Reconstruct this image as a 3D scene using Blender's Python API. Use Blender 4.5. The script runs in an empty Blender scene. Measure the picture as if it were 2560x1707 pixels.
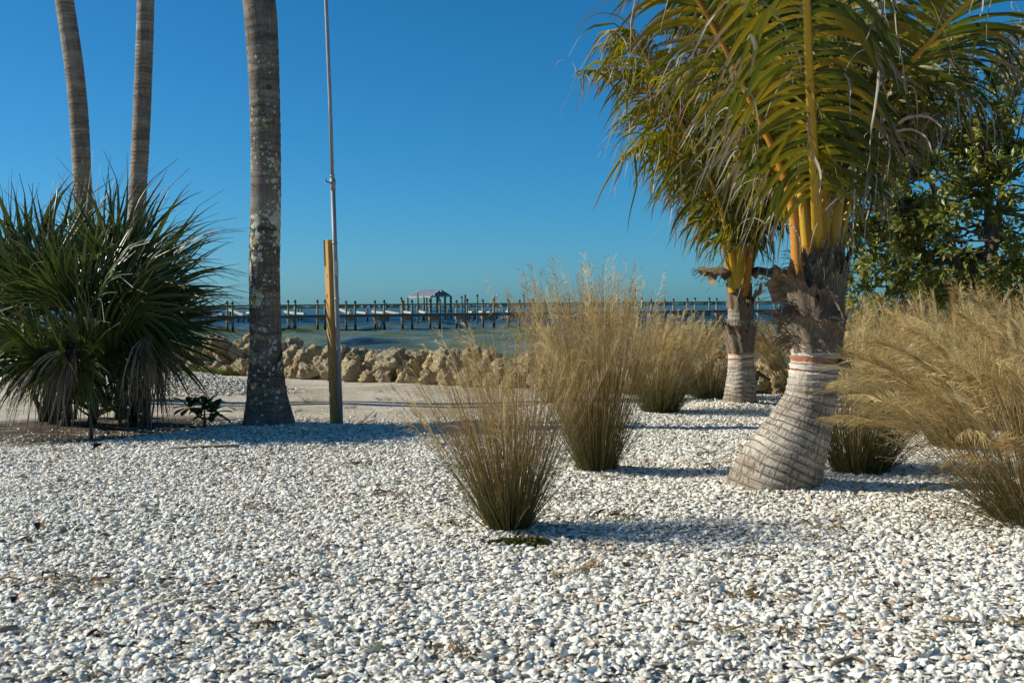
import bpy, math, random
import numpy as np
from mathutils import Vector, Matrix, noise

random.seed(7)
RNG = np.random.default_rng(11)
sc = bpy.context.scene
COL = sc.collection

# ------------------------------------------------------------------ camera
FPX, CX, CY, CAMZ = 2800.0, 1280.0, 853.5, 1.2
PITCH, ROLL = math.atan(88.0 / FPX), math.radians(0.515)
_f = Vector((0, math.cos(PITCH), -math.sin(PITCH)))
_u = Vector((0, math.sin(PITCH), math.cos(PITCH)))
_r = Vector((1, 0, 0))
CR = _r * math.cos(ROLL) - _u * math.sin(ROLL)
CU = _u * math.cos(ROLL) + _r * math.sin(ROLL)
cam_d = bpy.data.cameras.new("camera")
cam = bpy.data.objects.new("camera", cam_d)
COL.objects.link(cam)
cam.matrix_world = Matrix(((CR.x, CU.x, -_f.x, 0), (CR.y, CU.y, -_f.y, 0), (CR.z, CU.z, -_f.z, CAMZ), (0, 0, 0, 1)))
cam_d.sensor_width = 36.0
cam_d.lens = FPX / 2560.0 * 36.0
cam_d.clip_start, cam_d.clip_end = 0.05, 20000.0
cam_d.dof.use_dof = True
cam_d.dof.focus_distance = 10.0
cam_d.dof.aperture_fstop = 7.1
sc.camera = cam

# ------------------------------------------------------------------ sky, sun, exposure
SUN_AZ, SUN_EL = math.radians(82), math.radians(31)      # azimuth: to the left of the view axis
sun_dir = Vector((-math.sin(SUN_AZ) * math.cos(SUN_EL), math.cos(SUN_AZ) * math.cos(SUN_EL), math.sin(SUN_EL)))
world = bpy.data.worlds.new("World")
sc.world = world
world.use_nodes = True
wn = world.node_tree
wbg = wn.nodes["Background"]
sky = wn.nodes.new("ShaderNodeTexSky")
sky.sky_type = 'NISHITA'
sky.sun_disc = False
sky.sun_elevation = SUN_EL
sky.sun_rotation = -SUN_AZ
sky.air_density, sky.dust_density, sky.ozone_density = 0.8, 0.5, 10.0
sky.altitude = 0
# the photograph's colour grade, one curve for the whole sky: green and blue scaled, red with more contrast
sep, com = wn.nodes.new("ShaderNodeSeparateColor"), wn.nodes.new("ShaderNodeCombineColor")
wn.links.new(sky.outputs[0], sep.inputs[0])
def _m(op, a, v):
    q = wn.nodes.new("ShaderNodeMath"); q.operation = op
    wn.links.new(a, q.inputs[0]); q.inputs[1].default_value = v
    return q.outputs[0]
wn.links.new(_m('MULTIPLY', _m('POWER', sep.outputs[0], 1.6), 0.352), com.inputs[0])
wn.links.new(_m('MULTIPLY', sep.outputs[1], 1.05), com.inputs[1])
wn.links.new(_m('MULTIPLY', sep.outputs[2], 1.07), com.inputs[2])
wn.links.new(com.outputs[0], wbg.inputs["Color"])
wbg.inputs["Strength"].default_value = 0.078
sun_l = bpy.data.lights.new("sun", 'SUN')
sun_l.energy, sun_l.angle, sun_l.color = 5.0, math.radians(0.53), (1.0, 0.94, 0.81)
sun_o = bpy.data.objects.new("sun", sun_l)
COL.objects.link(sun_o)
sun_o.rotation_euler = (-sun_dir).to_track_quat('-Z', 'Y').to_euler()
sc.view_settings.view_transform = 'Standard'
sc.view_settings.look = 'None'
sc.view_settings.gamma = 1.0
sc.view_settings.exposure = 0.35
sc.cycles.max_bounces = 8
sc.cycles.transparent_max_bounces = 8


# ------------------------------------------------------------------ helpers
def at(px, py, Y):
    """world point seen at photo pixel (px, py) standing at distance Y along the view"""
    d = _f + CR * ((px - CX) / FPX) + CU * (-(py - CY) / FPX)
    s = Y / d.y
    return Vector((d.x * s, Y, CAMZ + d.z * s))


def on_ground(px, py, z=0.0):
    d = _f + CR * ((px - CX) / FPX) + CU * (-(py - CY) / FPX)
    s = (z - CAMZ) / d.z
    return Vector((d.x * s, d.y * s, z))


def tag(o, label=None, cat=None, group=None, kind=None):
    if label: o["label"] = label
    if cat: o["category"] = cat
    if group: o["group"] = group
    if kind: o["kind"] = kind
    return o


def empty(name, loc=(0, 0, 0)):
    o = bpy.data.objects.new(name, None)
    o.empty_display_size = 0.1
    o.location = loc
    COL.objects.link(o)
    return o


def quick_mesh(name, V, F, uv=None, smooth=True):
    """V (n,3) array; F (m,k) int array of equal-sided faces; uv (n,2) per vertex"""
    V = np.asarray(V, np.float32)
    F = np.asarray(F, np.int32)
    m, k = F.shape
    me = bpy.data.meshes.new(name)
    me.vertices.add(len(V))
    me.vertices.foreach_set("co", V.ravel())
    me.loops.add(m * k)
    me.loops.foreach_set("vertex_index", F.ravel())
    me.polygons.add(m)
    me.polygons.foreach_set("loop_start", np.arange(0, m * k, k, dtype=np.int32))
    me.polygons.foreach_set("loop_total", np.full(m, k, np.int32))
    me.polygons.foreach_set("use_smooth", np.full(m, smooth, bool))
    if uv is not None:
        l = me.uv_layers.new(name="UVMap")
        l.data.foreach_set("uv", np.asarray(uv, np.float32)[F.ravel()].ravel())
    me.update(calc_edges=True)
    return me


def obj(name, me, mat, parent=None, loc=None):
    o = bpy.data.objects.new(name, me)
    COL.objects.link(o)
    if mat is not None and len(me.materials) == 0:
        me.materials.append(mat)
    if parent is not None:
        o.parent = parent
        p = parent
        off = Vector((0, 0, 0))
        while p is not None:
            off += p.location
            p = p.parent
        if loc is None:
            o.location = -off          # meshes are written in world coordinates
        else:
            o.location = Vector(loc) - off
    elif loc is not None:
        o.location = loc
    return o


class MB:
    """collects world-space polygons into one mesh"""
    def __init__(s): s.v, s.f = [], []
    def add(s, v, f):
        n = len(s.v)
        s.v += [tuple(p) for p in v]
        s.f += [tuple(i + n for i in q) for q in f]
        return s
    def box(s, c, size, rot=None):
        x, y, z = [q / 2 for q in size]
        p = [Vector((a * x, b * y, d * z)) for a in (-1, 1) for b in (-1, 1) for d in (-1, 1)]
        if rot is not None: p = [rot @ q for q in p]
        c = Vector(c)
        return s.add([q + c for q in p], [(0, 1, 3, 2), (4, 6, 7, 5), (0, 4, 5, 1), (2, 3, 7, 6), (0, 2, 6, 4), (1, 5, 7, 3)])
    def bar(s, a, b, w, h):
        """rectangular bar from a to b, w wide sideways, h tall"""
        a, b = Vector(a), Vector(b)
        t = (b - a).normalized()
        up = Vector((0, 0, 1)) if abs(t.z) < 0.95 else Vector((0, 1, 0))
        sd = t.cross(up).normalized()
        up = sd.cross(t)
        R = Matrix((sd, t, up)).transposed()
        return s.box((a + b) / 2, (w, (b - a).length, h), R)
    def tube(s, pts, rad, n=10, cap=True):
        pts = [Vector(p) for p in pts]
        if not hasattr(rad, '__len__'): rad = [rad] * len(pts)
        base = len(s.v)
        for i, p in enumerate(pts):
            t = (pts[min(i + 1, len(pts) - 1)] - pts[max(i - 1, 0)]).normalized()
            ref = Vector((0, 1, 0)) if abs(t.y) < 0.9 else Vector((1, 0, 0))
            a = t.cross(ref).normalized()
            b = t.cross(a)
            for k in range(n):
                an = 2 * math.pi * k / n
                s.v.append(tuple(p + (a * math.cos(an) + b * math.sin(an)) * rad[i]))
        for i in range(len(pts) - 1):
            for k in range(n):
                k2 = (k + 1) % n
                s.f.append((base + i * n + k, base + i * n + k2, base + (i + 1) * n + k2, base + (i + 1) * n + k))
        if cap:
            s.f.append(tuple(base + k for k in range(n))[::-1])
            s.f.append(tuple(base + (len(pts) - 1) * n + k for k in range(n)))
        return s
    def mesh(s, name, smooth=False):
        me = bpy.data.meshes.new(name)
        me.from_pydata(s.v, [], s.f)
        if smooth: me.shade_smooth()
        me.update()
        return me
    def build(s, name, mat, parent=None, smooth=False):
        return obj(name, s.mesh(name, smooth), mat, parent)


def bevel(o, w=0.004, seg=2):
    m = o.modifiers.new("bevel", 'BEVEL')
    m.width, m.segments, m.limit_method = w, seg, 'ANGLE'
    return o


def nrm(a):
    return a / np.maximum(np.linalg.norm(a, axis=-1, keepdims=True), 1e-9)


def strips(P, W, S, rnd=None):
    """flat ribbons: P (N,K,3) centre lines, W (N,K) half widths, S (N,K,3) side vectors"""
    N, K, _ = P.shape
    V = np.stack([P - S * W[..., None], P + S * W[..., None]], 2).reshape(-1, 3)
    i = np.arange(N)[:, None] * (K * 2) + np.arange(K - 1)[None, :] * 2
    F = np.stack([i, i + 1, i + 3, i + 2], -1).reshape(-1, 4)
    if rnd is None: rnd = RNG.random(N)
    uv = np.empty((N, K, 2, 2), np.float32)
    uv[..., 0] = np.linspace(0, 1, K)[None, :, None]
    uv[..., 1] = rnd[:, None, None]
    return V, F, uv.reshape(-1, 2)


def folded(P, W, Nv, fold=0.35, rnd=None):
    """leaf blades folded along the midrib: three vertices across"""
    N, K, _ = P.shape
    T = nrm(np.gradient(P, axis=1))
    S = nrm(np.cross(T, Nv))
    Nn = nrm(np.cross(S, T))
    w = W[..., None]
    V = np.stack([P - S * w + Nn * w * fold, P, P + S * w + Nn * w * fold], 2).reshape(-1, 3)
    i = np.arange(N)[:, None] * (K * 3) + np.arange(K - 1)[None, :] * 3
    F = np.concatenate([np.stack([i, i + 1, i + 4, i + 3], -1).reshape(-1, 4), np.stack([i + 1, i + 2, i + 5, i + 4], -1).reshape(-1, 4)])
    if rnd is None: rnd = RNG.random(N)
    uv = np.empty((N, K, 3, 2), np.float32)
    uv[..., 0] = np.linspace(0, 1, K)[None, :, None]
    uv[..., 1] = rnd[:, None, None]
    return V, F, uv.reshape(-1, 2)


def merge(parts):
    Vs, Fs, Us, n = [], [], [], 0
    for V, F, U in parts:
        Vs.append(V); Fs.append(F + n); Us.append(U); n += len(V)
    return np.concatenate(Vs), np.concatenate(Fs), np.concatenate(Us)


def spline(pts, n):
    """Catmull-Rom through pts, n samples"""
    p = np.array([tuple(q) for q in pts], float)
    p = np.vstack([2 * p[0] - p[1], p, 2 * p[-1] - p[-2]])
    m = len(p) - 3
    t = np.linspace(0, m - 1e-6, n)
    i = t.astype(int)
    u = (t - i)[:, None]
    a, b, c, d = p[i], p[i + 1], p[i + 2], p[i + 3]
    return 0.5 * (2 * b + (c - a) * u + (2 * a - 5 * b + 4 * c - d) * u ** 2 + (3 * b - 3 * c + d - a) * u ** 3)


# ------------------------------------------------------------------ materials
class NT:
    def __init__(s, name):
        s.m = bpy.data.materials.new(name)
        s.m.use_nodes = True
        s.t = s.m.node_tree
        s.b = s.t.nodes["Principled BSDF"]
        s.out = s.t.nodes["Material Output"]
    def n(s, typ, **kw):
        q = s.t.nodes.new("ShaderNode" + typ)
        for k, v in kw.items():
            if k.startswith("i_"):
                key = k[2:]
                key = int(key) if key.isdigit() else key.replace("_", " ")
                if hasattr(v, "is_output"): s.t.links.new(v, q.inputs[key])
                else: q.inputs[key].default_value = v
            else:
                setattr(q, k, v)
        return q
    def link(s, a, b): s.t.links.new(a, b)
    def coord(s, kind="Object", scale=(1, 1, 1)):
        c = s.n("TexCoord")
        mp = s.n("Mapping")
        mp.inputs["Scale"].default_value = scale
        s.link(c.outputs[kind], mp.inputs[0])
        return mp.outputs[0]
    def noise(s, vec, scale, detail=4, rough=0.55, dist=0.0):
        q = s.n("TexNoise")
        s.link(vec, q.inputs["Vector"])
        q.inputs["Scale"].default_value, q.inputs["Detail"].default_value = scale, detail
        q.inputs["Roughness"].default_value, q.inputs["Distortion"].default_value = rough, dist
        return q.outputs["Fac"]
    def vor(s, vec, scale, feature='F1', rnd=1.0):
        q = s.n("TexVoronoi", feature=feature)
        s.link(vec, q.inputs["Vector"])
        q.inputs["Scale"].default_value = scale
        q.inputs["Randomness"].default_value = rnd
        return q
    def ramp(s, fac, stops, interp='LINEAR'):
        q = s.n("ValToRGB")
        e = q.color_ramp
        e.interpolation = interp
        while len(e.elements) < len(stops): e.elements.new(0.5)
        for el, (p, c) in zip(e.elements, stops):
            el.position = p
            el.color = (*c, 1) if len(c) == 3 else c
        s.link(fac, q.inputs[0])
        return q.outputs[0]
    def mix(s, fac, a, b, mode='MIX'):
        q = s.n("Mix", data_type='RGBA', blend_type=mode)
        for x, i in ((fac, 0), (a, 6), (b, 7)):
            if hasattr(x, "is_output"): s.link(x, q.inputs[i])
            elif i == 0: q.inputs[0].default_value = x
            else: q.inputs[i].default_value = (*x, 1)
        return q.outputs[2]
    def math(s, op, a, b=0.5, clamp=False):
        q = s.n("Math", operation=op, use_clamp=clamp)
        for x, i in ((a, 0), (b, 1)):
            if hasattr(x, "is_output"): s.link(x, q.inputs[i])
            else: q.inputs[i].default_value = x
        return q.outputs[0]
    def bump(s, h, strength=0.5, dist=0.01, prev=None):
        q = s.n("Bump")
        q.inputs["Strength"].default_value, q.inputs["Distance"].default_value = strength, dist
        s.link(h, q.inputs["Height"])
        if prev is not None: s.link(prev, q.inputs["Normal"])
        return q.outputs[0]
    def finish(s, color=None, rough=0.8, normal=None, spec=0.3, metal=0.0, translucent=0.0, tcolor=None):
        b = s.b
        if color is not None:
            if hasattr(color, "is_output"): s.link(color, b.inputs["Base Color"])
            else: b.inputs["Base Color"].default_value = (*color, 1)
        if hasattr(rough, "is_output"): s.link(rough, b.inputs["Roughness"])
        else: b.inputs["Roughness"].default_value = rough
        b.inputs["Specular IOR Level"].default_value = spec
        b.inputs["Metallic"].default_value = metal
        if normal is not None: s.link(normal, b.inputs["Normal"])
        if translucent > 0:
            tr = s.n("BsdfTranslucent")
            c = tcolor if tcolor is not None else color
            if hasattr(c, "is_output"): s.link(c, tr.inputs[0])
            else: tr.inputs[0].default_value = (*c, 1)
            mx = s.n("MixShader")
            mx.inputs[0].default_value = translucent
            s.link(b.outputs[0], mx.inputs[1])
            s.link(tr.outputs[0], mx.inputs[2])
            s.link(mx.outputs[0], s.out.inputs[0])
        return s.m


M = {}


def materials():
    # sand and dirt ground
    t = NT("sand"); v = t.coord()
    n1 = t.noise(v, 0.9, 5); n2 = t.noise(v, 14, 5, 0.7); n3 = t.noise(v, 90, 3, 0.7)
    c = t.ramp(n1, [(0.35, (0.60, 0.50, 0.37)), (0.55, (0.78, 0.71, 0.58)), (0.7, (0.84, 0.80, 0.69))])
    c = t.mix(t.math('MULTIPLY', t.ramp(n2, [(0.5, (0, 0, 0)), (0.62, (1, 1, 1))]), 0.45), c, (0.25, 0.19, 0.13))
    c = t.mix(0.3, c, t.ramp(n3, [(0.3, (0.3, 0.27, 0.23)), (0.7, (0.9, 0.86, 0.78))]), 'MULTIPLY')
    # leaf-mould soil under the fan palm
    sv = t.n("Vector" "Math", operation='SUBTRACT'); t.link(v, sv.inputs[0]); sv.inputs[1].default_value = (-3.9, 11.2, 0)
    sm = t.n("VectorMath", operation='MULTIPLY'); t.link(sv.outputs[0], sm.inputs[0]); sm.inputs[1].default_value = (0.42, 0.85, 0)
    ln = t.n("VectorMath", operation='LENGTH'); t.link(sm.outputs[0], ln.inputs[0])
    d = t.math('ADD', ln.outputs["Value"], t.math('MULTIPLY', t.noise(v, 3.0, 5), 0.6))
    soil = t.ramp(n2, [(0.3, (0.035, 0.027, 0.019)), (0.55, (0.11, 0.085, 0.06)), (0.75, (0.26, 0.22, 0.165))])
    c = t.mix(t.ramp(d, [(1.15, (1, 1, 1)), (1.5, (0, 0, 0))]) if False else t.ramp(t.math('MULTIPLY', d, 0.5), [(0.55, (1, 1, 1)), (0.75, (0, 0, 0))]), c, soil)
    ridge = t.noise(t.coord("Object", (0.7, 4.5, 1)), 1.6, 5, 0.65, 0.5)
    c = t.mix(t.math('MULTIPLY', t.ramp(ridge, [(0.52, (0, 0, 0)), (0.62, (1, 1, 1))]), 0.45), c, (0.40, 0.32, 0.23))
    nb = t.bump(ridge, 1.0, 0.10); nb = t.bump(n2, 0.9, 0.06, nb); nb = t.bump(n3, 0.8, 0.015, nb)
    M['sand'] = t.finish(c, 0.95, nb, 0.1)
    # ground between the shells
    t = NT("shell_grit"); v = t.coord()
    vo = t.vor(v, 70); n1 = t.noise(v, 1.3, 4)
    c = t.ramp(vo.outputs["Color"], [(0.1, (0.40, 0.36, 0.29)), (0.5, (0.58, 0.54, 0.46)), (0.9, (0.76, 0.74, 0.68))])
    c = t.mix(t.math('MULTIPLY', n1, 0.5), c, (0.3, 0.25, 0.18))
    M['grit'] = t.finish(c, 0.9, t.bump(vo.outputs["Distance"], 1.0, 0.02), 0.1)
    # shells
    t = NT("shell"); v = t.coord("Object", (1, 1, 1))
    oi = t.n("ObjectInfo")
    c = t.ramp(oi.outputs["Random"], [(0.0, (0.82, 0.80, 0.70)), (0.40, (0.88, 0.86, 0.77)), (0.58, (0.76, 0.70, 0.57)), (0.68, (0.66, 0.66, 0.61)),
                                      (0.80, (0.86, 0.84, 0.75)), (0.93, (0.56, 0.49, 0.38)), (0.975, (0.55, 0.38, 0.24)), (1.0, (0.16, 0.15, 0.14))])
    n1 = t.noise(v, 1.6, 3)
    c = t.mix(t.math('MULTIPLY', t.ramp(n1, [(0.45, (0, 0, 0)), (0.7, (1, 1, 1))]), 0.4), c, (0.55, 0.45, 0.33))
    M['shell'] = t.finish(c, 0.6, t.bump(t.noise(v, 5, 3), 0.25, 0.1), 0.3)
    # limestone
    t = NT("limestone"); v = t.coord()
    oi = t.n("ObjectInfo")
    n1 = t.noise(v, 1.6, 5, 0.6); n2 = t.noise(v, 9, 6, 0.75); vo = t.vor(v, 14)
    c = t.ramp(n1, [(0.3, (0.62, 0.49, 0.28)), (0.5, (0.82, 0.62, 0.31)), (0.7, (0.84, 0.71, 0.45))])
    c = t.mix(t.math('MULTIPLY', oi.outputs["Random"], 0.6), c, (0.56, 0.50, 0.39))
    c = t.mix(t.ramp(n2, [(0.36, (1, 1, 1)), (0.47, (0, 0, 0))]), c, (0.20, 0.16, 0.11))
    geo = t.n("NewGeometry"); sx = t.n("SeparateXYZ"); t.link(geo.outputs["Normal"], sx.inputs[0])
    top = t.math('MULTIPLY', t.ramp(sx.outputs["Z"], [(0.5, (0, 0, 0)), (0.95, (1, 1, 1))]), t.ramp(n2, [(0.42, (0, 0, 0)), (0.6, (1, 1, 1))]))
    c = t.mix(t.math('MULTIPLY', top, 0.6), c, (0.30, 0.30, 0.27))
    nb = t.bump(n2, 0.8, 0.12); nb = t.bump(vo.outputs["Distance"], 0.6, 0.10, nb)
    M['rock'] = t.finish(c, 0.95, nb, 0.1)
    # water: shallow green over sand and sea grass, deep blue beyond the pier
    t = NT("sea_water"); v = t.coord()
    sx = t.n("SeparateXYZ"); t.link(v, sx.inputs[0])
    wv = t.n("Mapping"); t.link(v, wv.inputs[0]); wv.inputs["Scale"].default_value = (0.35, 1, 1)
    n1 = t.noise(wv.outputs[0], 0.16, 6, 0.68, 0.4)
    shallow = t.ramp(n1, [(0.33, (0.012, 0.03, 0.06)), (0.41, (0.075, 0.11, 0.06)), (0.53, (0.15, 0.165, 0.068)), (0.66, (0.095, 0.14, 0.085))])
    dist = t.math('ADD', sx.outputs["Y"], t.math('MULTIPLY', n1, 90))
    far = t.ramp(t.math('DIVIDE', dist, 400), [(0.38, (0, 0, 0)), (0.56, (1, 1, 1))])
    c = t.mix(far, shallow, (0.006, 0.030, 0.05))
    wa = t.n("Mapping"); t.link(v, wa.inputs[0]); wa.inputs["Scale"].default_value = (0.5, 1, 1); wa.inputs["Rotation"].default_value = (0, 0, 0.25)
    h0 = t.noise(wa.outputs[0], 0.22, 4, 0.6, 0.4); h1 = t.noise(wa.outputs[0], 0.8, 3, 0.6, 0.3); h2 = t.noise(wa.outputs[0], 3.0, 3, 0.6)
    nb = t.bump(h1, 0.7, 0.35); nb = t.bump(h2, 0.8, 0.14, nb)
    df = t.n("BsdfDiffuse"); t.link(c, df.inputs["Color"]); t.link(nb, df.inputs["Normal"])
    gl = t.n("BsdfGlossy"); gl.inputs["Roughness"].default_value = 0.12; t.link(nb, gl.inputs["Normal"])
    fr = t.n("Fresnel"); fr.inputs["IOR"].default_value = 1.33; t.link(nb, fr.inputs["Normal"])
    mx = t.n("MixShader"); t.link(t.math('MULTIPLY', fr.outputs[0], t.ramp(t.noise(wa.outputs[0], 0.13, 6, 0.7, 0.5), [(0.40, (0.5, 0.5, 0.5)), (0.6, (1, 1, 1))])), mx.inputs[0]); t.link(df.outputs[0], mx.inputs[1]); t.link(gl.outputs[0], mx.inputs[2])
    t.link(mx.outputs[0], t.out.inputs[0])
    M['water'] = t.m
    # grey coconut trunk (uv: u around, v metres up)
    def trunk(name, base, dark, light, lichen=0.0, step=0.0, vert=1.0, ringscale=9.0):
        t = NT(name); uv = t.coord("UV"); v = t.coord()
        rg = t.n("Mapping"); t.link(uv, rg.inputs[0]); rg.inputs["Scale"].default_value = (0.7, ringscale, 1)
        ring = t.noise(rg.outputs[0], 1.0, 3, 0.5, 0.25)
        fb = t.n("Mapping"); t.link(uv, fb.inputs[0]); fb.inputs["Scale"].default_value = (42, 4.0, 1)
        fib = t.noise(fb.outputs[0], 1.0, 4, 0.7)
        big = t.noise(v, 3.0, 4)
        c = t.mix(t.ramp(ring, [(0.38, (0, 0, 0)), (0.62, (1, 1, 1))]), dark, base)
        c = t.mix(t.math('MULTIPLY', t.ramp(fib, [(0.35, (1, 1, 1)), (0.55, (0, 0, 0))]), 0.55 * vert), c, tuple(q * 0.35 for q in dark))
        c = t.mix(t.math('MULTIPLY', t.ramp(big, [(0.5, (0, 0, 0)), (0.7, (1, 1, 1))]), 0.5), c, light)
        if step:
            sy = t.n("SeparateXYZ"); t.link(uv, sy.inputs[0])
            wb = t.math('MULTIPLY', t.math('SUBTRACT', t.noise(v, 6, 4, 0.6), 0.5), step * 1.6)
            ph = t.math('FRACT', t.math('DIVIDE', t.math('ADD', sy.outputs["Y"], wb), step))
            ln = t.math('MULTIPLY', t.ramp(ph, [(0.0, (1, 1, 1)), (0.16, (0.1, 0.1, 0.1)), (0.85, (0, 0, 0)), (1.0, (1, 1, 1))]), t.ramp(t.noise(v, 4, 3), [(0.38, (0.1, 0.1, 0.1)), (0.6, (1, 1, 1))]))
            c = t.mix(t.math('MULTIPLY', ln, 0.7), c, tuple(q * 0.4 for q in dark))
        if lichen:
            sxv = t.n("SeparateXYZ"); t.link(uv, sxv.inputs[0])
            rm = t.math('MULTIPLY', t.ramp(t.noise(v, 2.6, 4, 0.6), [(0.36, (0, 0, 0)), (0.60, (1, 1, 1))]),
                        t.ramp(t.math('DIVIDE', sxv.outputs["Y"], 6.0), [(0.06, (0.35, 0.35, 0.35)), (0.17, (1, 1, 1)), (0.36, (1, 1, 1)), (0.5, (0.45, 0.45, 0.45)), (0.7, (0.15, 0.15, 0.15))]))
            wv_ = t.n("VectorMath", operation='ADD'); t.link(v, wv_.inputs[0])
            nz = t.n("TexNoise"); t.link(v, nz.inputs["Vector"]); nz.inputs["Scale"].default_value = 30; nz.inputs["Detail"].default_value = 3
            ns = t.n("VectorMath", operation='SCALE'); t.link(nz.outputs["Color"], ns.inputs[0]); ns.inputs["Scale"].default_value = 0.035
            t.link(ns.outputs[0], wv_.inputs[1])
            vo = t.vor(wv_.outputs[0], 15, rnd=1.0); vo2 = t.vor(wv_.outputs[0], 34, rnd=1.0)
            s1 = t.math('LESS_THAN', vo.outputs["Distance"], t.math('MULTIPLY', rm, lichen * 0.64))
            s2 = t.math('LESS_THAN', vo2.outputs["Distance"], t.math('MULTIPLY', rm, lichen * 0.55))
            spot = t.math('MULTIPLY', t.math('MAXIMUM', s1, s2), t.ramp(t.noise(v, 60, 3, 0.7), [(0.3, (0.25, 0.25, 0.25)), (0.55, (0.95, 0.95, 0.95))]))
            c = t.mix(spot, c, t.ramp(vo.outputs["Color"], [(0.2, (0.42, 0.46, 0.38)), (0.72, (0.52, 0.55, 0.44)), (0.86, (0.45, 0.30, 0.05))]))
        nb = t.bump(ring, 0.7, 0.03); nb = t.bump(fib, 0.5 * vert, 0.015, nb)
        return t, c, nb
    t, c, nb = trunk("palm_bark_lichen", (0.21, 0.18, 0.145), (0.085, 0.072, 0.058), (0.29, 0.26, 0.22), lichen=1.05, ringscale=6, step=0.085)
    M['bark_lichen'] = t.finish(c, 0.9, nb, 0.15)
    t, c, nb = trunk("palm_bark_slender", (0.33, 0.27, 0.20), (0.17, 0.14, 0.105), (0.42, 0.37, 0.30), ringscale=15, step=0.05)
    M['bark_slender'] = t.finish(c, 0.9, nb, 0.15)
    for key, y0, ys in (('bark_pale', 0.885, 1.0), ('bark_pale_small', 0.60, 0.75)):
        t, c, nb = trunk("palm_" + key, (0.50, 0.44, 0.35), (0.27, 0.22, 0.165), (0.60, 0.56, 0.48), ringscale=16)
        uv = t.coord("UV"); sx = t.n("SeparateXYZ"); t.link(uv, sx.inputs[0])
        # leaf-scar lines every few centimetres, and short upright fissures between them
        wob_ = t.math('MULTIPLY', t.math('SUBTRACT', t.noise(uv, 5, 3), 0.5), 0.05)
        ph = t.math('FRACT', t.math('DIVIDE', t.math('ADD', sx.outputs["Y"], wob_), 0.047))
        line = t.ramp(ph, [(0.0, (1, 1, 1)), (0.10, (0.2, 0.2, 0.2)), (0.2, (0, 0, 0)), (0.9, (0, 0, 0)), (1.0, (0.8, 0.8, 0.8))])
        fm = t.n("Mapping"); t.link(uv, fm.inputs[0]); fm.inputs["Scale"].default_value = (75, 11, 1)
        fis = t.ramp(t.noise(fm.outputs[0], 1.0, 3, 0.6, 0.6), [(0.36, (1, 1, 1)), (0.46, (0, 0, 0))])
        crack = t.math('MAXIMUM', t.math('MULTIPLY', line, t.ramp(t.noise(v_o := t.coord(), 9, 3), [(0.35, (0.25, 0.25, 0.25)), (0.6, (1, 1, 1))])), t.math('MULTIPLY', fis, 0.8))
        low = t.ramp(t.math('DIVIDE', sx.outputs["Y"], y0), [(0.75, (1, 1, 1)), (0.98, (0.2, 0.2, 0.2))])
        crack = t.math('MULTIPLY', crack, low)
        c = t.mix(t.math('MULTIPLY', crack, 0.7), c, (0.13, 0.10, 0.075))
        nb = t.bump(t.math('SUBTRACT', 1.0, crack), 0.8, 0.02, nb)
        # fresh red-brown and white leaf-scar bands near the top
        bnd = t.math('ADD', sx.outputs["Y"], t.math('MULTIPLY', t.noise(uv, 3, 3), 0.03))
        for lo, hi, col in ((0.0, 0.2, (0.56, 0.515, 0.44)), (0.015, 0.028, (0.34, 0.15, 0.07)), (0.058, 0.066, (0.34, 0.16, 0.09)), (0.078, 0.112, (0.37, 0.165, 0.085)), (0.155, 0.2, (0.44, 0.27, 0.16))):
            m_ = t.math('MULTIPLY', t.math('GREATER_THAN', bnd, y0 + lo * ys), t.math('LESS_THAN', bnd, y0 + hi * ys))
            c = t.mix(m_, c, col)
        M[key] = t.finish(c, 0.85, nb, 0.2)
    # fibrous sheath
    t = NT("palm_fibre"); uv = t.coord("UV", (60, 5, 1)); v = t.coord()
    fib = t.noise(uv, 1.0, 4, 0.7, 0.4); big = t.noise(v, 5, 4)
    c = t.ramp(fib, [(0.3, (0.06, 0.043, 0.028)), (0.5, (0.19, 0.14, 0.095)), (0.7, (0.36, 0.295, 0.215))])
    c = t.mix(t.math('MULTIPLY', t.ramp(big, [(0.45, (0, 0, 0)), (0.65, (1, 1, 1))]), 0.55), c, (0.14, 0.12, 0.10))
    M['fibre'] = t.finish(c, 0.9, t.bump(fib, 0.9, 0.012), 0.15)
    # petioles
    def petiole(name, a, b):
        t = NT(name); uv = t.coord("UV"); v = t.coord()
        sx = t.n("SeparateXYZ"); t.link(uv, sx.inputs[0])
        c = t.ramp(sx.outputs["X"], [(0.0, a), (0.35, a), (1.0, b)])
        sp = t.noise(v, 38, 2, 0.5)
        c = t.mix(t.ramp(sp, [(0.68, (0, 0, 0)), (0.74, (1, 1, 1))]), c, (0.09, 0.04, 0.01))
        c = t.mix(t.math('MULTIPLY', t.noise(v, 7, 4), 0.35), c, (0.30, 0.16, 0.03))
        return t.finish(c, 0.42, None, 0.4)
    M['petiole_yellow'] = petiole("petiole_yellow", (0.52, 0.31, 0.015), (0.34, 0.28, 0.04))
    M['petiole_orange'] = petiole("petiole_orange", (0.50, 0.20, 0.02), (0.30, 0.10, 0.02))
    # leaflets (uv.x along blade, uv.y random)
    def leaf(name, stops, dry, dry_amt, trans, rough=0.42, spots=True):
        t = NT(name); uv = t.coord("UV"); v = t.coord()
        sx = t.n("SeparateXYZ"); t.link(uv, sx.inputs[0])
        c = t.ramp(sx.outputs["Y"], stops)
        n = t.noise(v, 9, 3)
        c = t.mix(t.math('MULTIPLY', n, 0.35), c, tuple(q * 0.5 for q in stops[0][1]))
        if spots:
            sp = t.noise(v, 60, 2)
            c = t.mix(t.ramp(sp, [(0.66, (0, 0, 0)), (0.72, (1, 1, 1))]), c, (0.16, 0.07, 0.015))
        tip = t.math('ADD', sx.outputs["X"], t.math('MULTIPLY', t.math('SUBTRACT', sx.outputs["Y"], 0.5), 0.5))
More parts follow.
